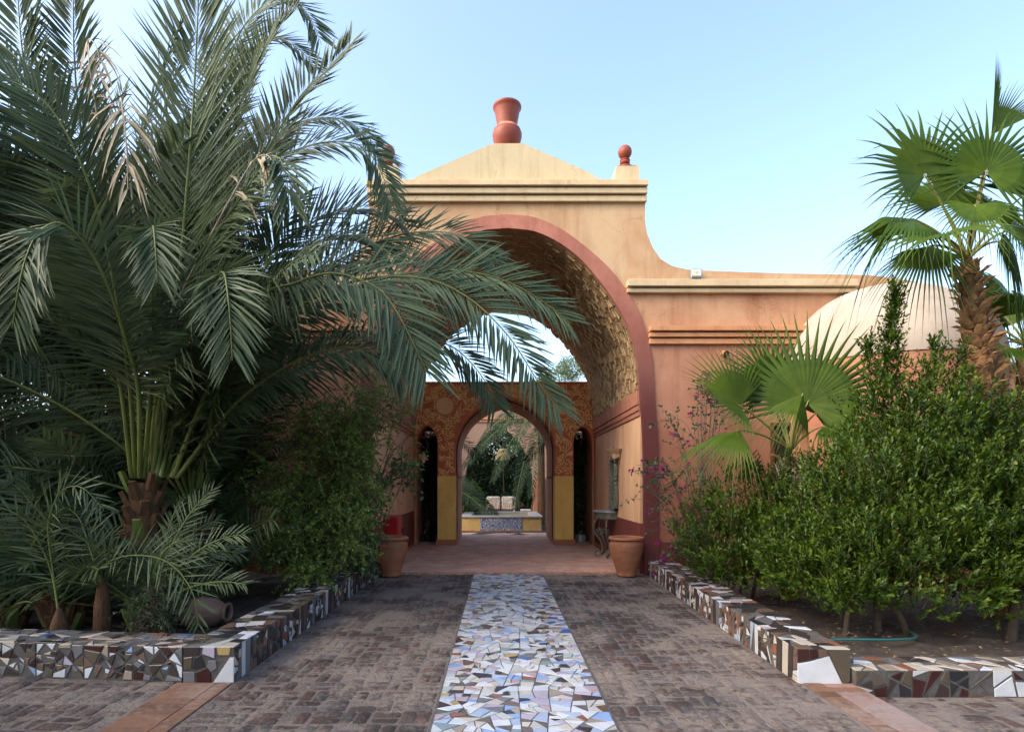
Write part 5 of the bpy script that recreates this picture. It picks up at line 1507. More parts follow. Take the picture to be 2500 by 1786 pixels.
SB = at(1930, 1150, 8.1)
small = thing('fan_palm', (SB.x, 8.1, .03), 'small fan palm with wide bright fans in front of the terracotta wing', 'palm tree', 'fan palms')
sq = catmull([(SB.x + .05, 8.1, 0), (SB.x, 8.1, .9), (SB.x - .02, 8.1, SB.z + .2)], 16)
m = MB(); m.tube(sq, np.linspace(.14, .085, 16), 12); m.build('trunk', M['boot'], small, smooth=True)
clad(small, sq[5:], .14, .09, 44, rnd)
stp = at(1930, 1100, 8.1)
def f2(*a, **k): fl(*a, th=small, st=stp, **k)
f2(1971, 985, 7.9, 2040, 790, 7.9, (-.25, -1, .25), 1.42, 250, droop=.12, arch=.1, cup=.1, tint=.42, wilt=.05, join=.42)
f2(1893, 955, 8.3, 1860, 800, 8.4, (.15, -1, .2), 1.08, 230, droop=.12, arch=.1, tint=.3, join=.44, wilt=.05)
f2(1806, 990, 7.8, 1700, 910, 7.7, (-.35, -.7, .8), 1.0, 215, droop=.12, arch=.1, cup=.3, tint=.9, join=.40, wilt=.05)
f2(1806, 1050, 7.7, 1690, 1085, 7.6, (0, -.35, 1), .95, 150, droop=.45, arch=.3, cup=-.35, tint=.55, join=.40)
f2(1960, 960, 7.6, 1935, 1060, 7.3, (.2, -1, .4), .8, 90, droop=.5, arch=.3, cup=-.6, tint=.8, wilt=.2)
f2(1860, 930, 8.5, 1790, 930, 8.6, (0, -1, .3), .7, 160, droop=.5, tint=.15, cup=-.3)
f2(2010, 1040, 7.8, 2100, 1060, 7.6, (.1, -.7, .8), .8, 200, droop=.5, tint=.2)
f2(1990, 1010, 8.3, 2090, 900, 8.4, (0, -1, .3), 1.1, 220, droop=.3, tint=.2)
for px_, py_ in ((1905, 1180), (1950, 1190), (1920, 1200), (1965, 1170)):      # dead skirt
    h = at(px_, py_ - 60, 7.9)
    sk = Soup(); n = 26
    P = np.tile(np.array(h), (n, 1)) + rng.normal(0, .03, (n, 3)); D = np.array([rng.normal(0, .35), -.15, -1.0]) + rng.normal(0, .25, (n, 3))
    sk.leaflets(P, D, np.tile([0, -1.0, 0], (n, 1)), rng.uniform(.25, .55, n), np.full(n, .02), .1); sk.build('dry_leaf', M['deadleaf'], small)

fp = thing('fan_palm', (8.3, 9.2, .03), 'fan palm at the edge of the garden behind the shaggy trunk', 'palm tree', 'fan palms')
m = MB(); m.tube([(8.35, 9.2, 0), (8.3, 9.2, 1.6), (8.3, 9.2, 3.75)], [.2, .18, .13], 12); m.build('trunk', M['boot'], fp, smooth=True)
clad(fp, np.array([(8.3, 9.2, .8 + i * .36) for i in range(9)]), .19, .13, 40, rnd)
for a, e_, sp_ in ((180, 12, 200), (150, 35, 220), (205, -5, 190), (120, 55, 230), (60, 40, 220), (230, 30, 220), (270, 20, 200), (300, 45, 220), (20, 15, 200), (190, 60, 240)):
    d_ = Vector((math.cos(R(a)) * math.cos(R(e_)), math.sin(R(a)) * math.cos(R(e_)) * .8, math.sin(R(e_))))
    h = Vector((8.3, 9.2, 3.8)) + d_ * .75
    fan_leaf(h, d_, (-d_.x * d_.z, -.4, 1), .95, sp_, fp, (8.3, 9.2, 3.75), droop=.7, cup=-.2, tint=.25, nseg=30)
# ================================================================== OBJECTS
def vase(loc, sc_, label):
    th_ = MB()
    th_.lathe([(.15, 0), (.165, .02), (.17, .05)], loc, 40)
    prof = [(.165, 0), (.185, .03), (.235, .12), (.262, .22), (.262, .28), (.235, .345), (.19, .385), (.178, .41), (.182, .43), (.190, .50), (.205, .58), (.222, .68), (.236, .715), (.252, .735), (.256, .755), (.250, .775), (.235, .782), (.215, .775), (.20, .72), (.17, .55), (.15, .45)]
    t = thing('clay_vase', loc, label, 'vase')
    m = MB(); m.lathe(prof, loc, 48, cap1=True); m.build('body', M['redclay'], t, smooth=True)
    m = MB(); m.lathe([(.2415, .338), (.2440, .333), (.2345, .350), (.194, .3875), (.186, .40), (.180, .402)], loc, 48, cap0=False, cap1=False)
    m.build('shoulder_slip', M['claypale'], t, smooth=True)
vase((fx(1238.5), YF + .18, fz(351.5)), 1, 'tall red clay vase standing on top of the gable')

def finial(x, z, label):
    t = thing('finial', (x, YF + .18, z), label, 'finial', 'red ball finials on the gatehouse corners')
    m = MB(); m.bbox(x - .17, x + .17, YF + .01, YF + .35, z, z + .03, .01)
    m.lathe([(.155, .03), (.15, .06), (.10, .085), (.062, .10), (.058, .12)], (x, YF + .18, z), 28); m.build('base', M['redclay'], t, smooth=True)
    m = MB(); m.lathe([(.06, .12), (.082, .135), (.09, .155), (.08, .175), (.088, .185), (.092, .20), (.075, .215), (.06, .225)], (x, YF + .18, z), 28); m.build('collar', M['redclay'], t, smooth=True)
    m = MB(); pr = [(max(.0005, .122 * math.sin(math.pi * i / 16)), .345 - .122 * math.cos(math.pi * i / 16)) for i in range(17)]
    m.lathe(pr, (x, YF + .18, z), 28, cap0=False, cap1=False); m.build('ball', M['redclay'], t, smooth=True)
finial(fx(1531), fz(406), 'red ball finial on the corner pedestal clear of the palm fronds')
finial(fx(943), fz(406), 'red ball finial half hidden behind a drooping palm frond')

def pot(x, y, label, twist):
    t = thing('clay_pot', (x, y, .018), label, 'pot', 'terracotta pots at the mouth of the passage')
    prof = [(.155, 0), (.17, .02), (.165, .05), (.19, .13), (.235, .27), (.272, .40), (.290, .50), (.292, .545), (.280, .58), (.262, .605), (.258, .62)]
    m = MB(); m.lathe(prof, (x, y, .018), 44, cap1=False); m.build('body', M['clay'], t, smooth=True)
    m = MB(); m.lathe([(.255, .618), (.285, .622), (.303, .634), (.305, .655), (.295, .672), (.270, .676), (.250, .668), (.245, .62), (.25, .50), (.21, .30)], (x, y, .018), 44, cap0=False, cap1=False); m.build('rim', M['clay'], t, smooth=True)
    m = MB(); m.lathe([(.0005, .5), (.25, .5)], (x, y, .018), 24, cap0=False, cap1=False); m.build('soil', M['soil'], t)
pot(fx(1521) + .02, 10.12, 'terracotta pot standing below the iron console table', 1)
pot(fx(959), 10.12, 'terracotta pot with bougainvillea leaves hanging over its rim', 2)

# flood lamp on the parapet
fxl, fzl = fx(1695), fz(673)
t = thing('flood_light', (fxl, YF - .05, fzl - .1), 'square grey flood light fixed to the wing parapet', 'lamp')
m = MB(); m.bbox(fxl - .10, fxl + .10, YF - .13, YF - .05, fzl - .085, fzl + .085, .012); m.build('housing', M['alu'], t)
m = MB(); m.bbox(fxl - .08, fxl + .08, YF - .136, YF - .125, fzl - .05, fzl + .07, .003); g_ = m.build('glass', M['lampglass'], t)
m = MB(); m.box(fxl - .02, fxl + .02, YF - .139, YF - .1365, fzl - .015, fzl + .025); m.build('led', M['led'], g_)
m = MB(); m.bbox(fxl - .09, fxl + .09, YF - .06, YF + .01, fzl - .11, fzl - .088, .004); m.build('bracket', M['alu'], t)

# passage furnishings --------------------------------------------------------
WX = CX + 2.36            # inner face of the wall on the console side
yc = 12.9; zt_ = 1.02
t = thing('console_table', (WX - .2, yc, .006), 'ornate iron half round console table with scrolled legs below the mirror', 'table')
def halfdisc(r_, ry, z0, z1, n=20):
    m = MB(); P = [(WX - .002, yc - ry)] + [(WX - .002 - r_ * math.sin(math.pi * i / n), yc - ry * math.cos(math.pi * i / n)) for i in range(1, n)] + [(WX - .002, yc + ry)]
    k = len(P); vs = [(x, y, z0) for x, y in P] + [(x, y, z1) for x, y in P]
    m.mesh(vs, [tuple(range(k - 1, -1, -1)), tuple(range(k, 2 * k))] + [(i, (i + 1) % k, (i + 1) % k + k, i + k) for i in range(k)]); return m
halfdisc(.42, .50, zt_ - .03, zt_).build('top', M['stone'], t)
ap = halfdisc(.38, .46, zt_ - .17, zt_ - .031).build('apron', M['iron'], t)
for i in range(7):
    a = math.pi * (i + .5) / 7; c = Vector((WX - .385 * math.sin(a), yc - .465 * math.cos(a), zt_ - .10)); tn = Vector((-math.cos(a) * .385, math.sin(a) * .465, 0)).normalized()
    m = MB(); P = []
    for k in range(22):
        q = k / 21 * 4 * math.pi; rr_ = .05 * (1 - .75 * k / 21); P.append(c + tn * rr_ * math.cos(q) + Vector((0, 0, 1)) * rr_ * math.sin(q))
    m.tube(P, .006, 5); m.build('scroll', M['iron'], ap, smooth=True)
for a in (.18, .5, .82):
    ang = math.pi * a; o_ = Vector((-math.sin(ang), -math.cos(ang) * 1.1, 0)); o_.normalize(); bx_, by_ = WX - .34 * math.sin(ang), yc - .42 * math.cos(ang)
    P = [Vector((bx_, by_, 0)) + o_ * d_ + Vector((0, 0, z)) for d_, z in ((0, zt_ - .17), (.07, .72), (.06, .55), (-.06, .38), (-.12, .2), (-.06, .06), (.02, .03), (.05, .09), (.0, .14))]
    m = MB(); m.tube(catmull([tuple(p) for p in P], 34), .019, 7); lg = m.build('leg', M['iron'], t, smooth=True)
    P = []
    for k in range(26):
        q = k / 25 * 3.6 * math.pi; rr_ = .085 * (1 - .8 * k / 25); P.append(Vector((bx_, by_, .55)) + o_ * (rr_ * math.cos(q) - .06) + Vector((0, 0, rr_ * math.sin(q))))
    m = MB(); m.tube(P, .010, 6); m.build('scroll', M['iron'], lg, smooth=True)
my, mz0, mz1 = 12.55, 1.06, 2.05
t = thing('wall_mirror', (WX - .03, my, mz0), 'tall mirror in a carved dark frame hanging over the console table', 'mirror')
m = MB(); m.box(WX - .03, WX - .004, my - .22, my + .22, mz0 + .05, mz1); m.build('glass', M['glassmirror'], t)
m = MB()
def edge(P, r_): m.tube(catmull(P, 26), r_, 7)
edge([(WX - .045, my - .27, mz0 + .04), (WX - .05, my - .30, mz0 + .3), (WX - .05, my - .26, mz0 + .6), (WX - .05, my - .29, mz0 + .85), (WX - .05, my - .22, mz1 + .06)], .045)
edge([(WX - .045, my + .27, mz0 + .04), (WX - .05, my + .30, mz0 + .3), (WX - .05, my + .26, mz0 + .6), (WX - .05, my + .29, mz0 + .85), (WX - .05, my + .22, mz1 + .06)], .045)
edge([(WX - .045, my - .29, mz0 + .03), (WX - .05, my, mz0), (WX - .045, my + .29, mz0 + .03)], .045)
edge([(WX - .05, my - .23, mz1 + .05), (WX - .06, my - .1, mz1 + .11), (WX - .06, my, mz1 + .16), (WX - .06, my + .1, mz1 + .11), (WX - .05, my + .23, mz1 + .05)], .04)
fr = m.build('frame', M['iron'], t, smooth=True)
m = MB(); m.lathe([(.16, 0), (.14, .08), (.09, .14), (.10, .18), (.05, .24), (.012, .30)], (0, 0, 0), 16)
m.v = [(WX - .05 + x * .35, my + y, mz1 + .06 + z) for x, y, z in m.v]; m.build('crest', M['iron'], fr, smooth=True)
for k in range(22):
    u_ = k / 21
    m = MB(); y_ = my + (-.30 if k % 2 else .30); z_ = mz0 + .05 + u_ * .95
    pr = [(max(.0005, .034 * math.sin(math.pi * i / 6)), -.034 * math.cos(math.pi * i / 6)) for i in range(7)]
    m.lathe(pr, (WX - .065, y_ + rnd.uniform(-.02, .02), z_), 8, cap0=False, cap1=False); m.build('carving', M['iron'], fr, smooth=True)
sy, sz = 12.1, 2.28
t = thing('wall_sconce', (WX, sy, sz), 'plaster bowl sconce on the wall above the mirror', 'lamp')
m = MB(); m.lathe([(.03, -.16), (.05, -.14), (.07, -.05), (.20, .03), (.21, .045), (.195, .045), (.06, -.02)], (WX - .11, sy, sz), 24); m.build('bowl', M['sconce'], t, smooth=True)
m = MB(); m.bbox(WX - .10, WX - .002, sy - .04, sy + .04, sz - .13, sz - .03, .01); m.build('bracket', M['sconce'], t)

LX = CX - 2.36
t = thing('fire_hose_cabinet', (LX, 11.5, .6), 'red metal fire hose cabinet on the passage wall', 'cabinet')
m = MB(); m.bbox(LX + .001, LX + .26, 11.2, 11.85, .38, .98, .012); m.build('box', M['redbox'], t)
m = MB(); m.bbox(LX + .05, LX + .24, 11.192, 11.2, .42, .94, .003); m.build('panel', M['redbox'], t)
m = MB(); m.bbox(LX + .2605, LX + .272, 11.24, 11.81, .42, .94, .004); d_ = m.build('door', M['redbox'], t)
m = MB(); m.bbox(LX + .272, LX + .29, 11.75, 11.78, .62, .72, .004); m.build('handle', M['dark'], d_)
ly = 13.2
t = thing('bell_bracket', (LX, ly, 1.7), 'wrought iron wall bracket curling out with a small clay lantern', 'lantern')
m = MB(); m.tube([(LX + .03, ly, 1.62), (LX + .03, ly, 2.45)], .011, 6)
m.tube([(LX + .03 + .06 * (1 - k / 20) * math.cos(k * .6 - 1.5) , ly, 1.62 + .06 * (1 - k / 20) * math.sin(k * .6 - 1.5)) for k in range(18)], .008, 5)
m.build('bar', M['rustiron'], t, smooth=True)
m = MB(); m.tube(catmull([(LX + .03, ly, 2.45), (LX + .15, ly, 2.66), (LX + .35, ly, 2.72), (LX + .55, ly, 2.62), (LX + .62, ly, 2.45), (LX + .52, ly, 2.33), (LX + .40, ly, 2.40), (LX + .42, ly, 2.50), (LX + .49, ly, 2.48)], 40), .010, 6); m.build('arm', M['rustiron'], t, smooth=True)
m = MB(); m.lathe([(.02, .16), (.03, .12), (.09, .03), (.10, 0), (.085, 0), (.02, .1)], (LX + .52, ly, 2.14), 18); m.build('shade', M['claypale'], t, smooth=True)
m = MB(); m.lathe([(.0005, -.06), (.03, -.04), (.035, -.01), (.02, .02), (.0005, .03)], (LX + .52, ly, 2.13), 12, cap0=False, cap1=False); m.build('bulb', M['lampglass'], t, smooth=True)

# ------------------------------------------------------------------ garden court behind
t = thing('fountain', (CX, 21.6, 0), 'low ochre fountain basin with a blue arabesque tile panel', 'fountain')
fx0, fx1, fy0, fy1, fh = CX - 1.42, CX + 1.30, 19.9, 23.2, .46
m = MB(); m.box(fx0, fx1, fy0, fy0 + .3, 0, fh); m.box(fx0, fx0 + .3, fy0 + .3, fy1, 0, fh); m.box(fx1 - .3, fx1, fy0 + .3, fy1, 0, fh); m.box(fx0 + .3, fx1 - .3, fy1 - .3, fy1, 0, fh); m.build('basin', M['basin'], t)
m = MB()
for a in ((fx0 - .04, fx1 + .04, fy0 - .04, fy0 + .32), (fx0 - .04, fx1 + .04, fy1 - .3, fy1 + .04), (fx0 - .04, fx0 + .32, fy0 + .321, fy1 - .301), (fx1 - .32, fx1 + .04, fy0 + .321, fy1 - .301)):
    m.bbox(*a, fh + .001, fh + .06, .008)
m.build('coping', M['stone'], t)
m = MB(); m.box(fx0 + .3, fx1 - .3, fy0 + .3, fy1 - .3, .1, fh - .03); m.build('water', M['water'], t)
nt_ = 8; xa, xb = fx0 + .64, fx1 - .66
for i in range(nt_):
    for j in range(2):
        w_ = (xb - xa) / nt_; m = MB(); m.bbox(xa + i * w_ + .003, xa + (i + 1) * w_ - .003, fy0 - .012, fy0 + .005, .03 + j * .205, .03 + (j + 1) * .205 - .005, .003); m.build('tile', M['bluetile'], t)
m = MB(); m.bbox(fx0 - .02, fx1 + .02, fy0 - .03, fy0 - .001, 0, .03, .004); m.build('plinth', M['plinth'], t)

# far courtyard arch
FY = 26.5; S3 = F / FY
hx = lambda px: (px - VX) / S3
hz = lambda py: CH - (py - VY) / S3
ca = thing('courtyard_arch', (CX, FY, 0), 'pale pink courtyard wall with a wide pointed arch behind the fountain', 'wall')
ac, ahw = hx(1218), (hx(1302) - hx(1134)) / 2
a = parch(ac, ahw, hz(1185), hz(1042), 16)
P = [(hx(900), hz(960)), (hx(900), 0), (ac - ahw, 0)] + a[::-1] + [(ac + ahw, 0), (hx(1560), 0), (hx(1560), hz(960))]
m = MB(); m.prism_xz(P, FY, FY + .5); m.build('wall', mat('pale_pink_court_plaster', (0.36, 0.225, 0.15), (0.28, 0.165, 0.105), rough=.9, scale=.8), ca)
m = MB(); m.bbox(hx(900), hx(1560), FY - .06, FY + .01, hz(1030), hz(1026), .01); m.bbox(hx(900), hx(1560), FY - .1, FY + .01, hz(1024), hz(1020), .01); m.build('moulding', M['orange_trim'], ca)
m = MB(); m.bbox(hx(1302), hx(1330), FY - .25, FY - .001, 0.02, hz(1165), .02); m.build('pillar', M['pinkband'], ca)
dm = thing('garden_dome', ((985 - VX) / F * 34, 34, 0), 'pale dome seen over the painted gateway beside the brick vault', 'building', 'pale domes beyond the painted gateway')
for n_, (px_, r_, zc) in enumerate(((985, 2.1, 5.0), (1480, 2.1, 5.0), (1120, 1.3, 5.3))):
    c = Vector(((px_ - VX) / F * 34, 34, 0))
    th = dm if n_ == 0 else thing('garden_dome', (c.x, 34, 0), ('pale dome over the gateway nearest the feathery tree', 'small low pale dome seen through the palm leaflets')[n_ - 1], 'building', 'pale domes beyond the painted gateway')
    pr = [(r_ * math.cos(math.pi / 2 * i / 12) + .0005, zc + r_ * .85 * math.sin(math.pi / 2 * i / 12)) for i in range(13)]
    m = MB(); m.lathe(pr, c, 32, cap0=False); m.build('dome', M['dome'], th, smooth=True)
    m = MB(); m.box(c.x - r_, c.x + r_, 34 - r_, 34 + r_, 0, zc - .002); m.build('wall', M['orange'], th)

# seating
SYs = 24.6; k3 = F / SYs
sx = lambda px: (px - VX) / k3
t = thing('sofa', (sx(1222), SYs, 0), 'cream floral sofa with scrolled iron arms behind the fountain', 'sofa')
x0, x1 = sx(1186), sx(1260)
m = MB(); m.bbox(x0 - .05, x1 + .05, SYs - .35, SYs + .35, .30, .36, .01); m.box(x0 - .04, x1 + .04, SYs + .30, SYs + .34, .36, 1.0)
for x in (x0, x1):
    for y in (-.3, .3): m.box(x - .025, x + .025, SYs + y - .025, SYs + y + .025, 0, .3)
m.build('frame', M['rustiron'], t)
for a, b_ in ((x0 + .02, (x0 + x1) / 2 - .03), ((x0 + x1) / 2 + .03, x1 - .02)):
    m = MB(); m.bbox(a, b_, SYs + .12, SYs + .29, .52, 1.08, .04); m.build('back_cushion', M['floral'], t)
    m = MB(); m.bbox(a, b_, SYs - .34, SYs + .11, .37, .50, .03); m.build('seat_cushion', M['floral'], t)
for x, s_ in ((x0 - .12, -1), (x1 + .12, 1)):
    m = MB(); P = [(x, SYs - .1, .36), (x, SYs - .1, .6)] + [(x + s_ * (.10 - .10 * math.cos(k * .45)) * (1 - k / 20), SYs - .1, .72 + .13 * math.sin(k * .45) * (1 - k / 22)) for k in range(16)]
    m.tube(P, .03, 6); m.build('arm', M['rustiron'], t, smooth=True)
t = thing('low_table', (sx(1222), SYs - .9, 0), 'low wooden table in front of the floral sofa', 'table')
m = MB(); m.bbox(sx(1190), sx(1252), SYs - 1.2, SYs - .6, .48, .53, .01); m.build('top', M['wood'], t)
for x in (sx(1201), sx(1241)):
    for y in (-1.1, -.7):
        m = MB(); m.box(x - .03, x + .03, SYs + y - .03, SYs + y + .03, 0, .479); m.build('leg', M['wood'], t)
t = thing('garden_chair', (sx(1288), SYs - .2, 0), 'slatted wooden chair with a cream seat pad beside the sofa', 'chair')
cx0, cx1 = sx(1269), sx(1298)
m = MB(); m.bbox(cx0, cx1, SYs - .5, SYs + .1, .42, .47, .01); m.build('seat', M['wood'], t)
m = MB(); m.bbox(cx0 + .02, cx1 - .04, SYs - .48, SYs + .05, .471, .55, .02); m.build('cushion', M['fabric'], t)
for x in (cx0 + .03, cx1 - .03):
    for y in (-.46, .06): m = MB(); m.box(x - .025, x + .025, SYs + y - .025, SYs + y + .025, 0, .419); m.build('leg', M['wood'], t)
for i in range(5):
    m = MB(); y = SYs - .45 + i * .12; m.tube([(cx1 - .03, y, .47), (cx1 + .10, y, 1.15)], .018, 5); m.build('slat', M['wood'], t)
m = MB(); m.tube([(cx1 + .10, SYs - .5, 1.16), (cx1 + .10, SYs + .08, 1.16)], .03, 6); m.build('top_rail', M['wood'], t)
t = thing('garden_stool', (sx(1157), SYs - .2, 0), 'wooden stool with a cream pad on the shrub side of the sofa', 'stool')
m = MB(); m.bbox(sx(1147), sx(1167), SYs - .4, SYs, .45, .50, .01); m.build('seat', M['wood'], t)
m = MB(); m.bbox(sx(1148), sx(1166), SYs - .39, SYs - .01, .501, .57, .02); m.build('cushion', M['fabric'], t)
for x in (sx(1149), sx(1165)):
    for y in (-.37, -.03): m = MB(); m.box(x - .025, x + .025, SYs + y - .025, SYs + y + .025, 0, .449); m.build('leg', M['wood'], t)
# hanging lantern
Lz = CH - (1122 - VY) / F * 26.6
lx = (1227 - VX) / F * 26.6
t = thing('hanging_lantern', (lx, 26.75, Lz), 'large parchment lantern hanging in the far arch', 'lantern')
m = MB(); m.lathe([(.26, .22), (.24, .28), (.20, .42), (.17, .50), (.06, .53)], (lx, 26.75, Lz), 8); m.build('shade', M['parchment'], t)
m = MB(); m.lathe([(.33, 0), (.33, .17), (.30, .175), (.26, .22)], (lx, 26.75, Lz), 8); m.build('skirt', M['parchment'], t)
m = MB(); m.tube([(lx, 26.75, Lz + .53), (lx, 26.75, Lz + 1.6)], .012, 5); m.build('chain', M['rustiron'], t)
m = MB(); m.tube([(lx + .05, 26.75, Lz), (lx + .02, 26.75, Lz - .4), (lx + .07, 26.75, Lz - 1.5)], .015, 5); m.build('tassel', M['rustiron'], t)

# courtyard planting
def leaf_mass(name, label, cat, ell, n, leaf, lw, mt, group=None, trunk=None, up=.3):
    c = ell[0][0]
    th = thing(name, (c[0], c[1], 0), label, cat, group)
    s = Soup()
    for (cc, rad) in ell:
        k = n // len(ell); v = nrm(rng.normal(size=(k, 3))); v *= rng.uniform(.55, 1.05, k)[:, None] * (1 + .12 * np.sin(v[:, :1] * 9 + v[:, 2:] * 7))
        P = np.array(cc) + v * np.array(rad); P = P[P[:, 2] > .05]
        s.leaves(P, nrm(rng.normal(size=(len(P), 3)) + np.array([0, 0, up])), nrm(rng.normal(size=(len(P), 3))), leaf * rng.uniform(.6, 1.3, len(P)), lw, .15, .1)
    s.build('foliage', mt, th, kind='stuff')
    m = MB(); m.tube([(c[0], c[1], -.05), (c[0] + .05, c[1], c[2] * .5), (c[0], c[1], c[2])], [.06, .05, .03], 7); m.build('trunk', M['twig'], th, smooth=True)
    return th
leaf_mass('hedge_shrub', 'dark shrub filling the narrow arch nearest the wall bracket', 'shrub', [((CX - 2.05, 17.3, 1.0), (.36, .6, 1.3)), ((CX - 2.05, 17.6, 2.2), (.36, .6, 1.0))], 9000, .16, .03, M['hedgeleaf'], 'dark shrubs behind the painted gateway')
leaf_mass('hedge_shrub', 'dark shrub filling the narrow arch nearest the mirror', 'shrub', [((CX + 2.05, 17.3, 1.0), (.36, .6, 1.3)), ((CX + 2.05, 17.6, 2.2), (.36, .6, 1.0))], 9000, .16, .03, M['hedgeleaf'], 'dark shrubs behind the painted gateway')
leaf_mass('hedge_shrub', 'tall dark hedge behind the courtyard arch and sofa', 'shrub', [((ac - .9, 29.0, 1.2), (1.2, .9, 1.9)), ((ac + .9, 29.0, 1.2), (1.2, .9, 1.9)), ((ac, 29.4, 2.9), (2.2, 1.0, 2.0)), ((ac, 28.6, .9), (1.8, .6, 1.4))], 34000, .26, .075, M['hedgeleaf'], 'dark shrubs behind the painted gateway')
leaf_mass('hedge_shrub', 'rounded green shrub standing beside the fountain', 'shrub', [((hx(1150) * .87, 23.2, .95), (.62, .6, .75))], 6000, .07, .03, M['bushleaf'], 'dark shrubs behind the painted gateway')
leaf_mass('feathery_tree', 'pale yellow green tree showing above the painted gateway', 'tree', [(((1365 - VX) / F * 27.5, 27.5, 6.4), (.9, .8, .9)), (((1395 - VX) / F * 27.5, 27.5, 7.0), (.7, .7, .6)), (((1330 - VX) / F * 27.5, 27.5, 6.2), (.6, .6, .5))], 5000, .16, .035, M['lightleaf'])
# unseen trees added behind and beside the viewer to shade forecourt and lower facade
for i, (x, y, h, r_) in enumerate(((-7.0, -2.2, 6.3, 2.3), (-10.5, 0.6, 6.8, 2.6), (-5.2, -5.5, 6.4, 2.3), (-12.5, 4.0, 6.6, 2.4), (-8.5, -7.0, 7.0, 2.6), (9.0, -4.5, 6.0, 2.3), (10.5, 0.5, 6.0, 2.3))):
    leaf_mass('added_shade_tree', ('unseen broad leafed tree added to shade the forecourt, ' + ('nearest the palm bed', 'outermost towards the palm bed', 'tall and behind the path', 'past the end of the palm bed', 'deep in the garden', 'beside the sunken forecourt', 'outermost towards the shrub bed')[i]), 'tree',
              [((x, y, h - 1.2), (r_, r_, 2.2)), ((x + .6, y - .4, h - 2.6), (r_ * .8, r_ * .8, 1.4))], 5200, .30, .14, M['hedgeleaf'], 'unseen shade trees added on the near side')

for i, (x, y, h, r_) in enumerate(((-6.6, 21.0, 7.6, 2.2), (-8.2, 25.5, 8.2, 2.6), (-6.4, 30.5, 7.0, 2.2))):  # added trees, hidden behind the wing, to keep sun off the court
    leaf_mass('added_court_tree', ('unseen tree added to shade the fountain court, ' + ('next to the fountain', 'tallest and set back', 'behind the courtyard wall')[i]), 'tree', [((x, y, h - 1.6), (r_, r_, 2.4)), ((x + .4, y - .4, h - 4), (r_ * .8, r_ * .8, 2.0))], 5200, .30, .14, M['hedgeleaf'], 'unseen trees added to shade the court')
def court_palm(X, Y, hz_, label, angs, L, **k):
    th = thing('date_palm', (X, Y, 0), label, 'palm tree', 'date palms in the courtyard')
    m = MB(); m.tube([(X, Y, 0), (X, Y, hz_ * .6), (X, Y, hz_)], [.16, .14, .12], 12); m.build('trunk', M['fibre'], th, smooth=True)
    for a, el, kk in angs:
        a, el = R(a), R(el); d_ = np.array([math.cos(a) * math.cos(el), math.sin(a) * math.cos(el), math.sin(el)]); hd = np.array([math.cos(a), math.sin(a), 0])
        t = np.linspace(0, 1, 8)[:, None]
        P = np.array([X, Y, hz_]) + d_ * L * t + hd * L * .2 * kk * t ** 2 - np.array([0, 0, 1.0]) * L * .8 * kk * t ** 2.2
        add_frond(P, th, fm=[M['courtleaf_shaded'], M['daterachis']], maxlen=.4, per_m=22, width=.026, droop=.4, r0=.025, spines=False, **k)
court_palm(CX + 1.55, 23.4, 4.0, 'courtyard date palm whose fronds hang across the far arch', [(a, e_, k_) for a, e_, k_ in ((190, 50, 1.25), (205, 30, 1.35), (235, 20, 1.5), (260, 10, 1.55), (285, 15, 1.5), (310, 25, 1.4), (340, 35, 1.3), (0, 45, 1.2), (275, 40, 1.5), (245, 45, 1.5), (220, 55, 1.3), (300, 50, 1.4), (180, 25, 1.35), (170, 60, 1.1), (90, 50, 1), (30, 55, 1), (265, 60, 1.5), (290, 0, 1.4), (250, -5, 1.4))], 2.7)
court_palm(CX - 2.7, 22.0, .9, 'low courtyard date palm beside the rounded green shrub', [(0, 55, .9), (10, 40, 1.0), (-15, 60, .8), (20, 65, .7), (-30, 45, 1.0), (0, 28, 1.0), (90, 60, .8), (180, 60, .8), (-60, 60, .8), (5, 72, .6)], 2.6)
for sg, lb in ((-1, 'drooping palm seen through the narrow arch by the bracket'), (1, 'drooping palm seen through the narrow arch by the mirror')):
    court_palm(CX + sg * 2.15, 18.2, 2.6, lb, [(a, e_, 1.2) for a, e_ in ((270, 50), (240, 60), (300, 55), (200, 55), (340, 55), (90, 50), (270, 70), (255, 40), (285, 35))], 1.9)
m = MB()
t = thing('mosaic_kerb', (CX + 1.9, 16.3, 0), 'low mosaic kerb seen through the arch nearest the mirror', 'kerb', 'mosaic kerbs behind the gateway')
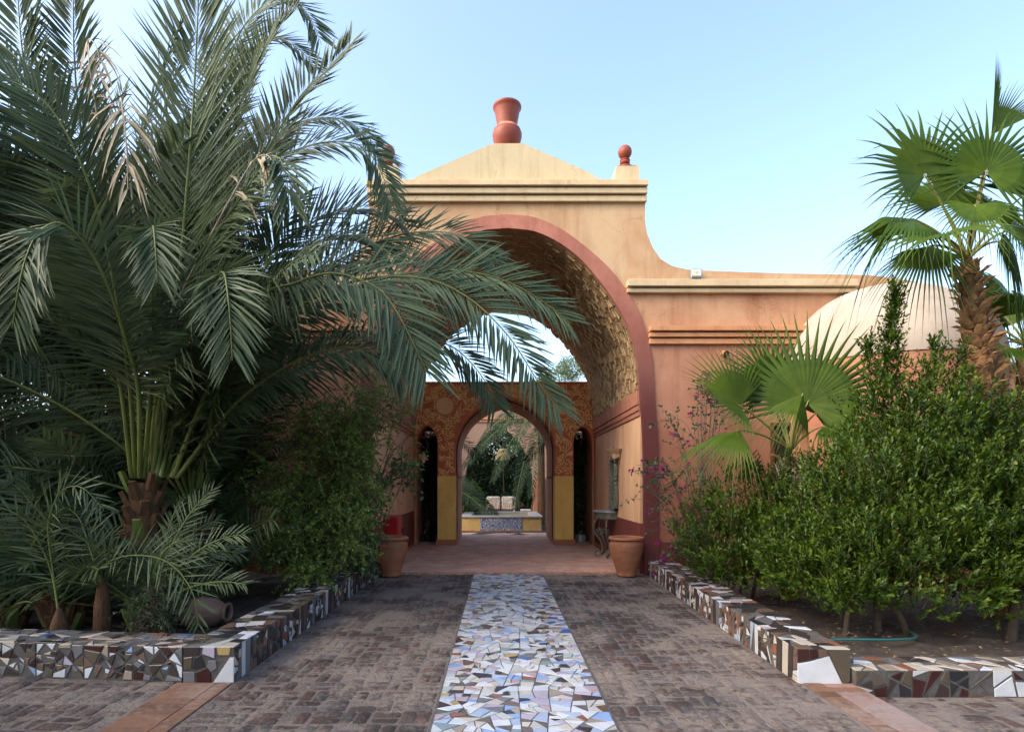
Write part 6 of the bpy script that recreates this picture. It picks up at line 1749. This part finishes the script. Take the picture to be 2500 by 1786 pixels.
for i in range(6):
    m = MB(); m.bbox(CX + 1.78 + i * .095, CX + 1.78 + i * .095 + .09, 16.2, 16.45, 0.007, .2, .006); m.build('tile', T[('white', 'black', 'grey', 'white', 'tan', 'darkbrown')[i]], t)
t = thing('mosaic_kerb', (CX - 1.9, 16.3, 0), 'low mosaic kerb seen through the arch nearest the bracket', 'kerb', 'mosaic kerbs behind the gateway')
for i in range(6):
    m = MB(); m.bbox(CX - 2.3 + i * .095, CX - 2.3 + i * .095 + .18, 16.2, 16.45, 0.007, .2, .006); m.build('tile', T[('black', 'grey', 'darkbrown', 'olive', 'white', 'lilac')[i]], t)

# jar lying in the palm bed, hose under the shrubs
jc = at(500, 1480, 6.4)
t = thing('clay_jar', (jc.x, 6.4, .2), 'old weathered clay jar lying on its side in the palm bed', 'jar')
m = MB(); m.lathe([(.10, -.42), (.20, -.36), (.27, -.18), (.28, 0), (.24, .2), (.16, .32), (.13, .36)], (0, 0, 0), 26, cap1=False)
m.v = [(jc.x + z * .62, 6.4 + y * .62, .2 + x * .62) for x, y, z in m.v]; m.build('body', M['jar'], t, smooth=True)
m = MB(); m.lathe([(.13, .36), (.17, .39), (.175, .42), (.15, .43), (.12, .40)], (0, 0, 0), 26, cap0=False, cap1=False)
m.v = [(jc.x + z * .62, 6.4 + y * .62, .2 + x * .62) for x, y, z in m.v]; m.build('rim', M['jar'], t, smooth=True)
m = MB(); m.tube(catmull([(3.0, 5.66, .075), (3.3, 5.73, .08), (3.9, 5.72, .085), (4.2, 5.9, .075), (4.35, 6.5, .06)], 60), .011, 6)
tag(m.build('garden_hose', M['hose'], smooth=True), 'teal garden hose lying on the soil under the shrubs', 'hose', kind='thing')

# low buildings and garden wall beyond the shaggy trunk
t = thing('garden_building', (10.5, 14, 0), 'red brown garden building glimpsed past the shaggy palm trunk', 'building')
m = MB(); m.box(8.9, 14, 13, 17, -.1, 4.2); m.build('wall', M['terracotta'], t)
m = MB(); m.bbox(8.7, 14.2, 12.6, 17.2, 4.201, 4.4, .02); m.build('roof', mat('pale_blue_roof', (0.42, 0.52, 0.58), (0.36, 0.46, 0.52), rough=.6), t)
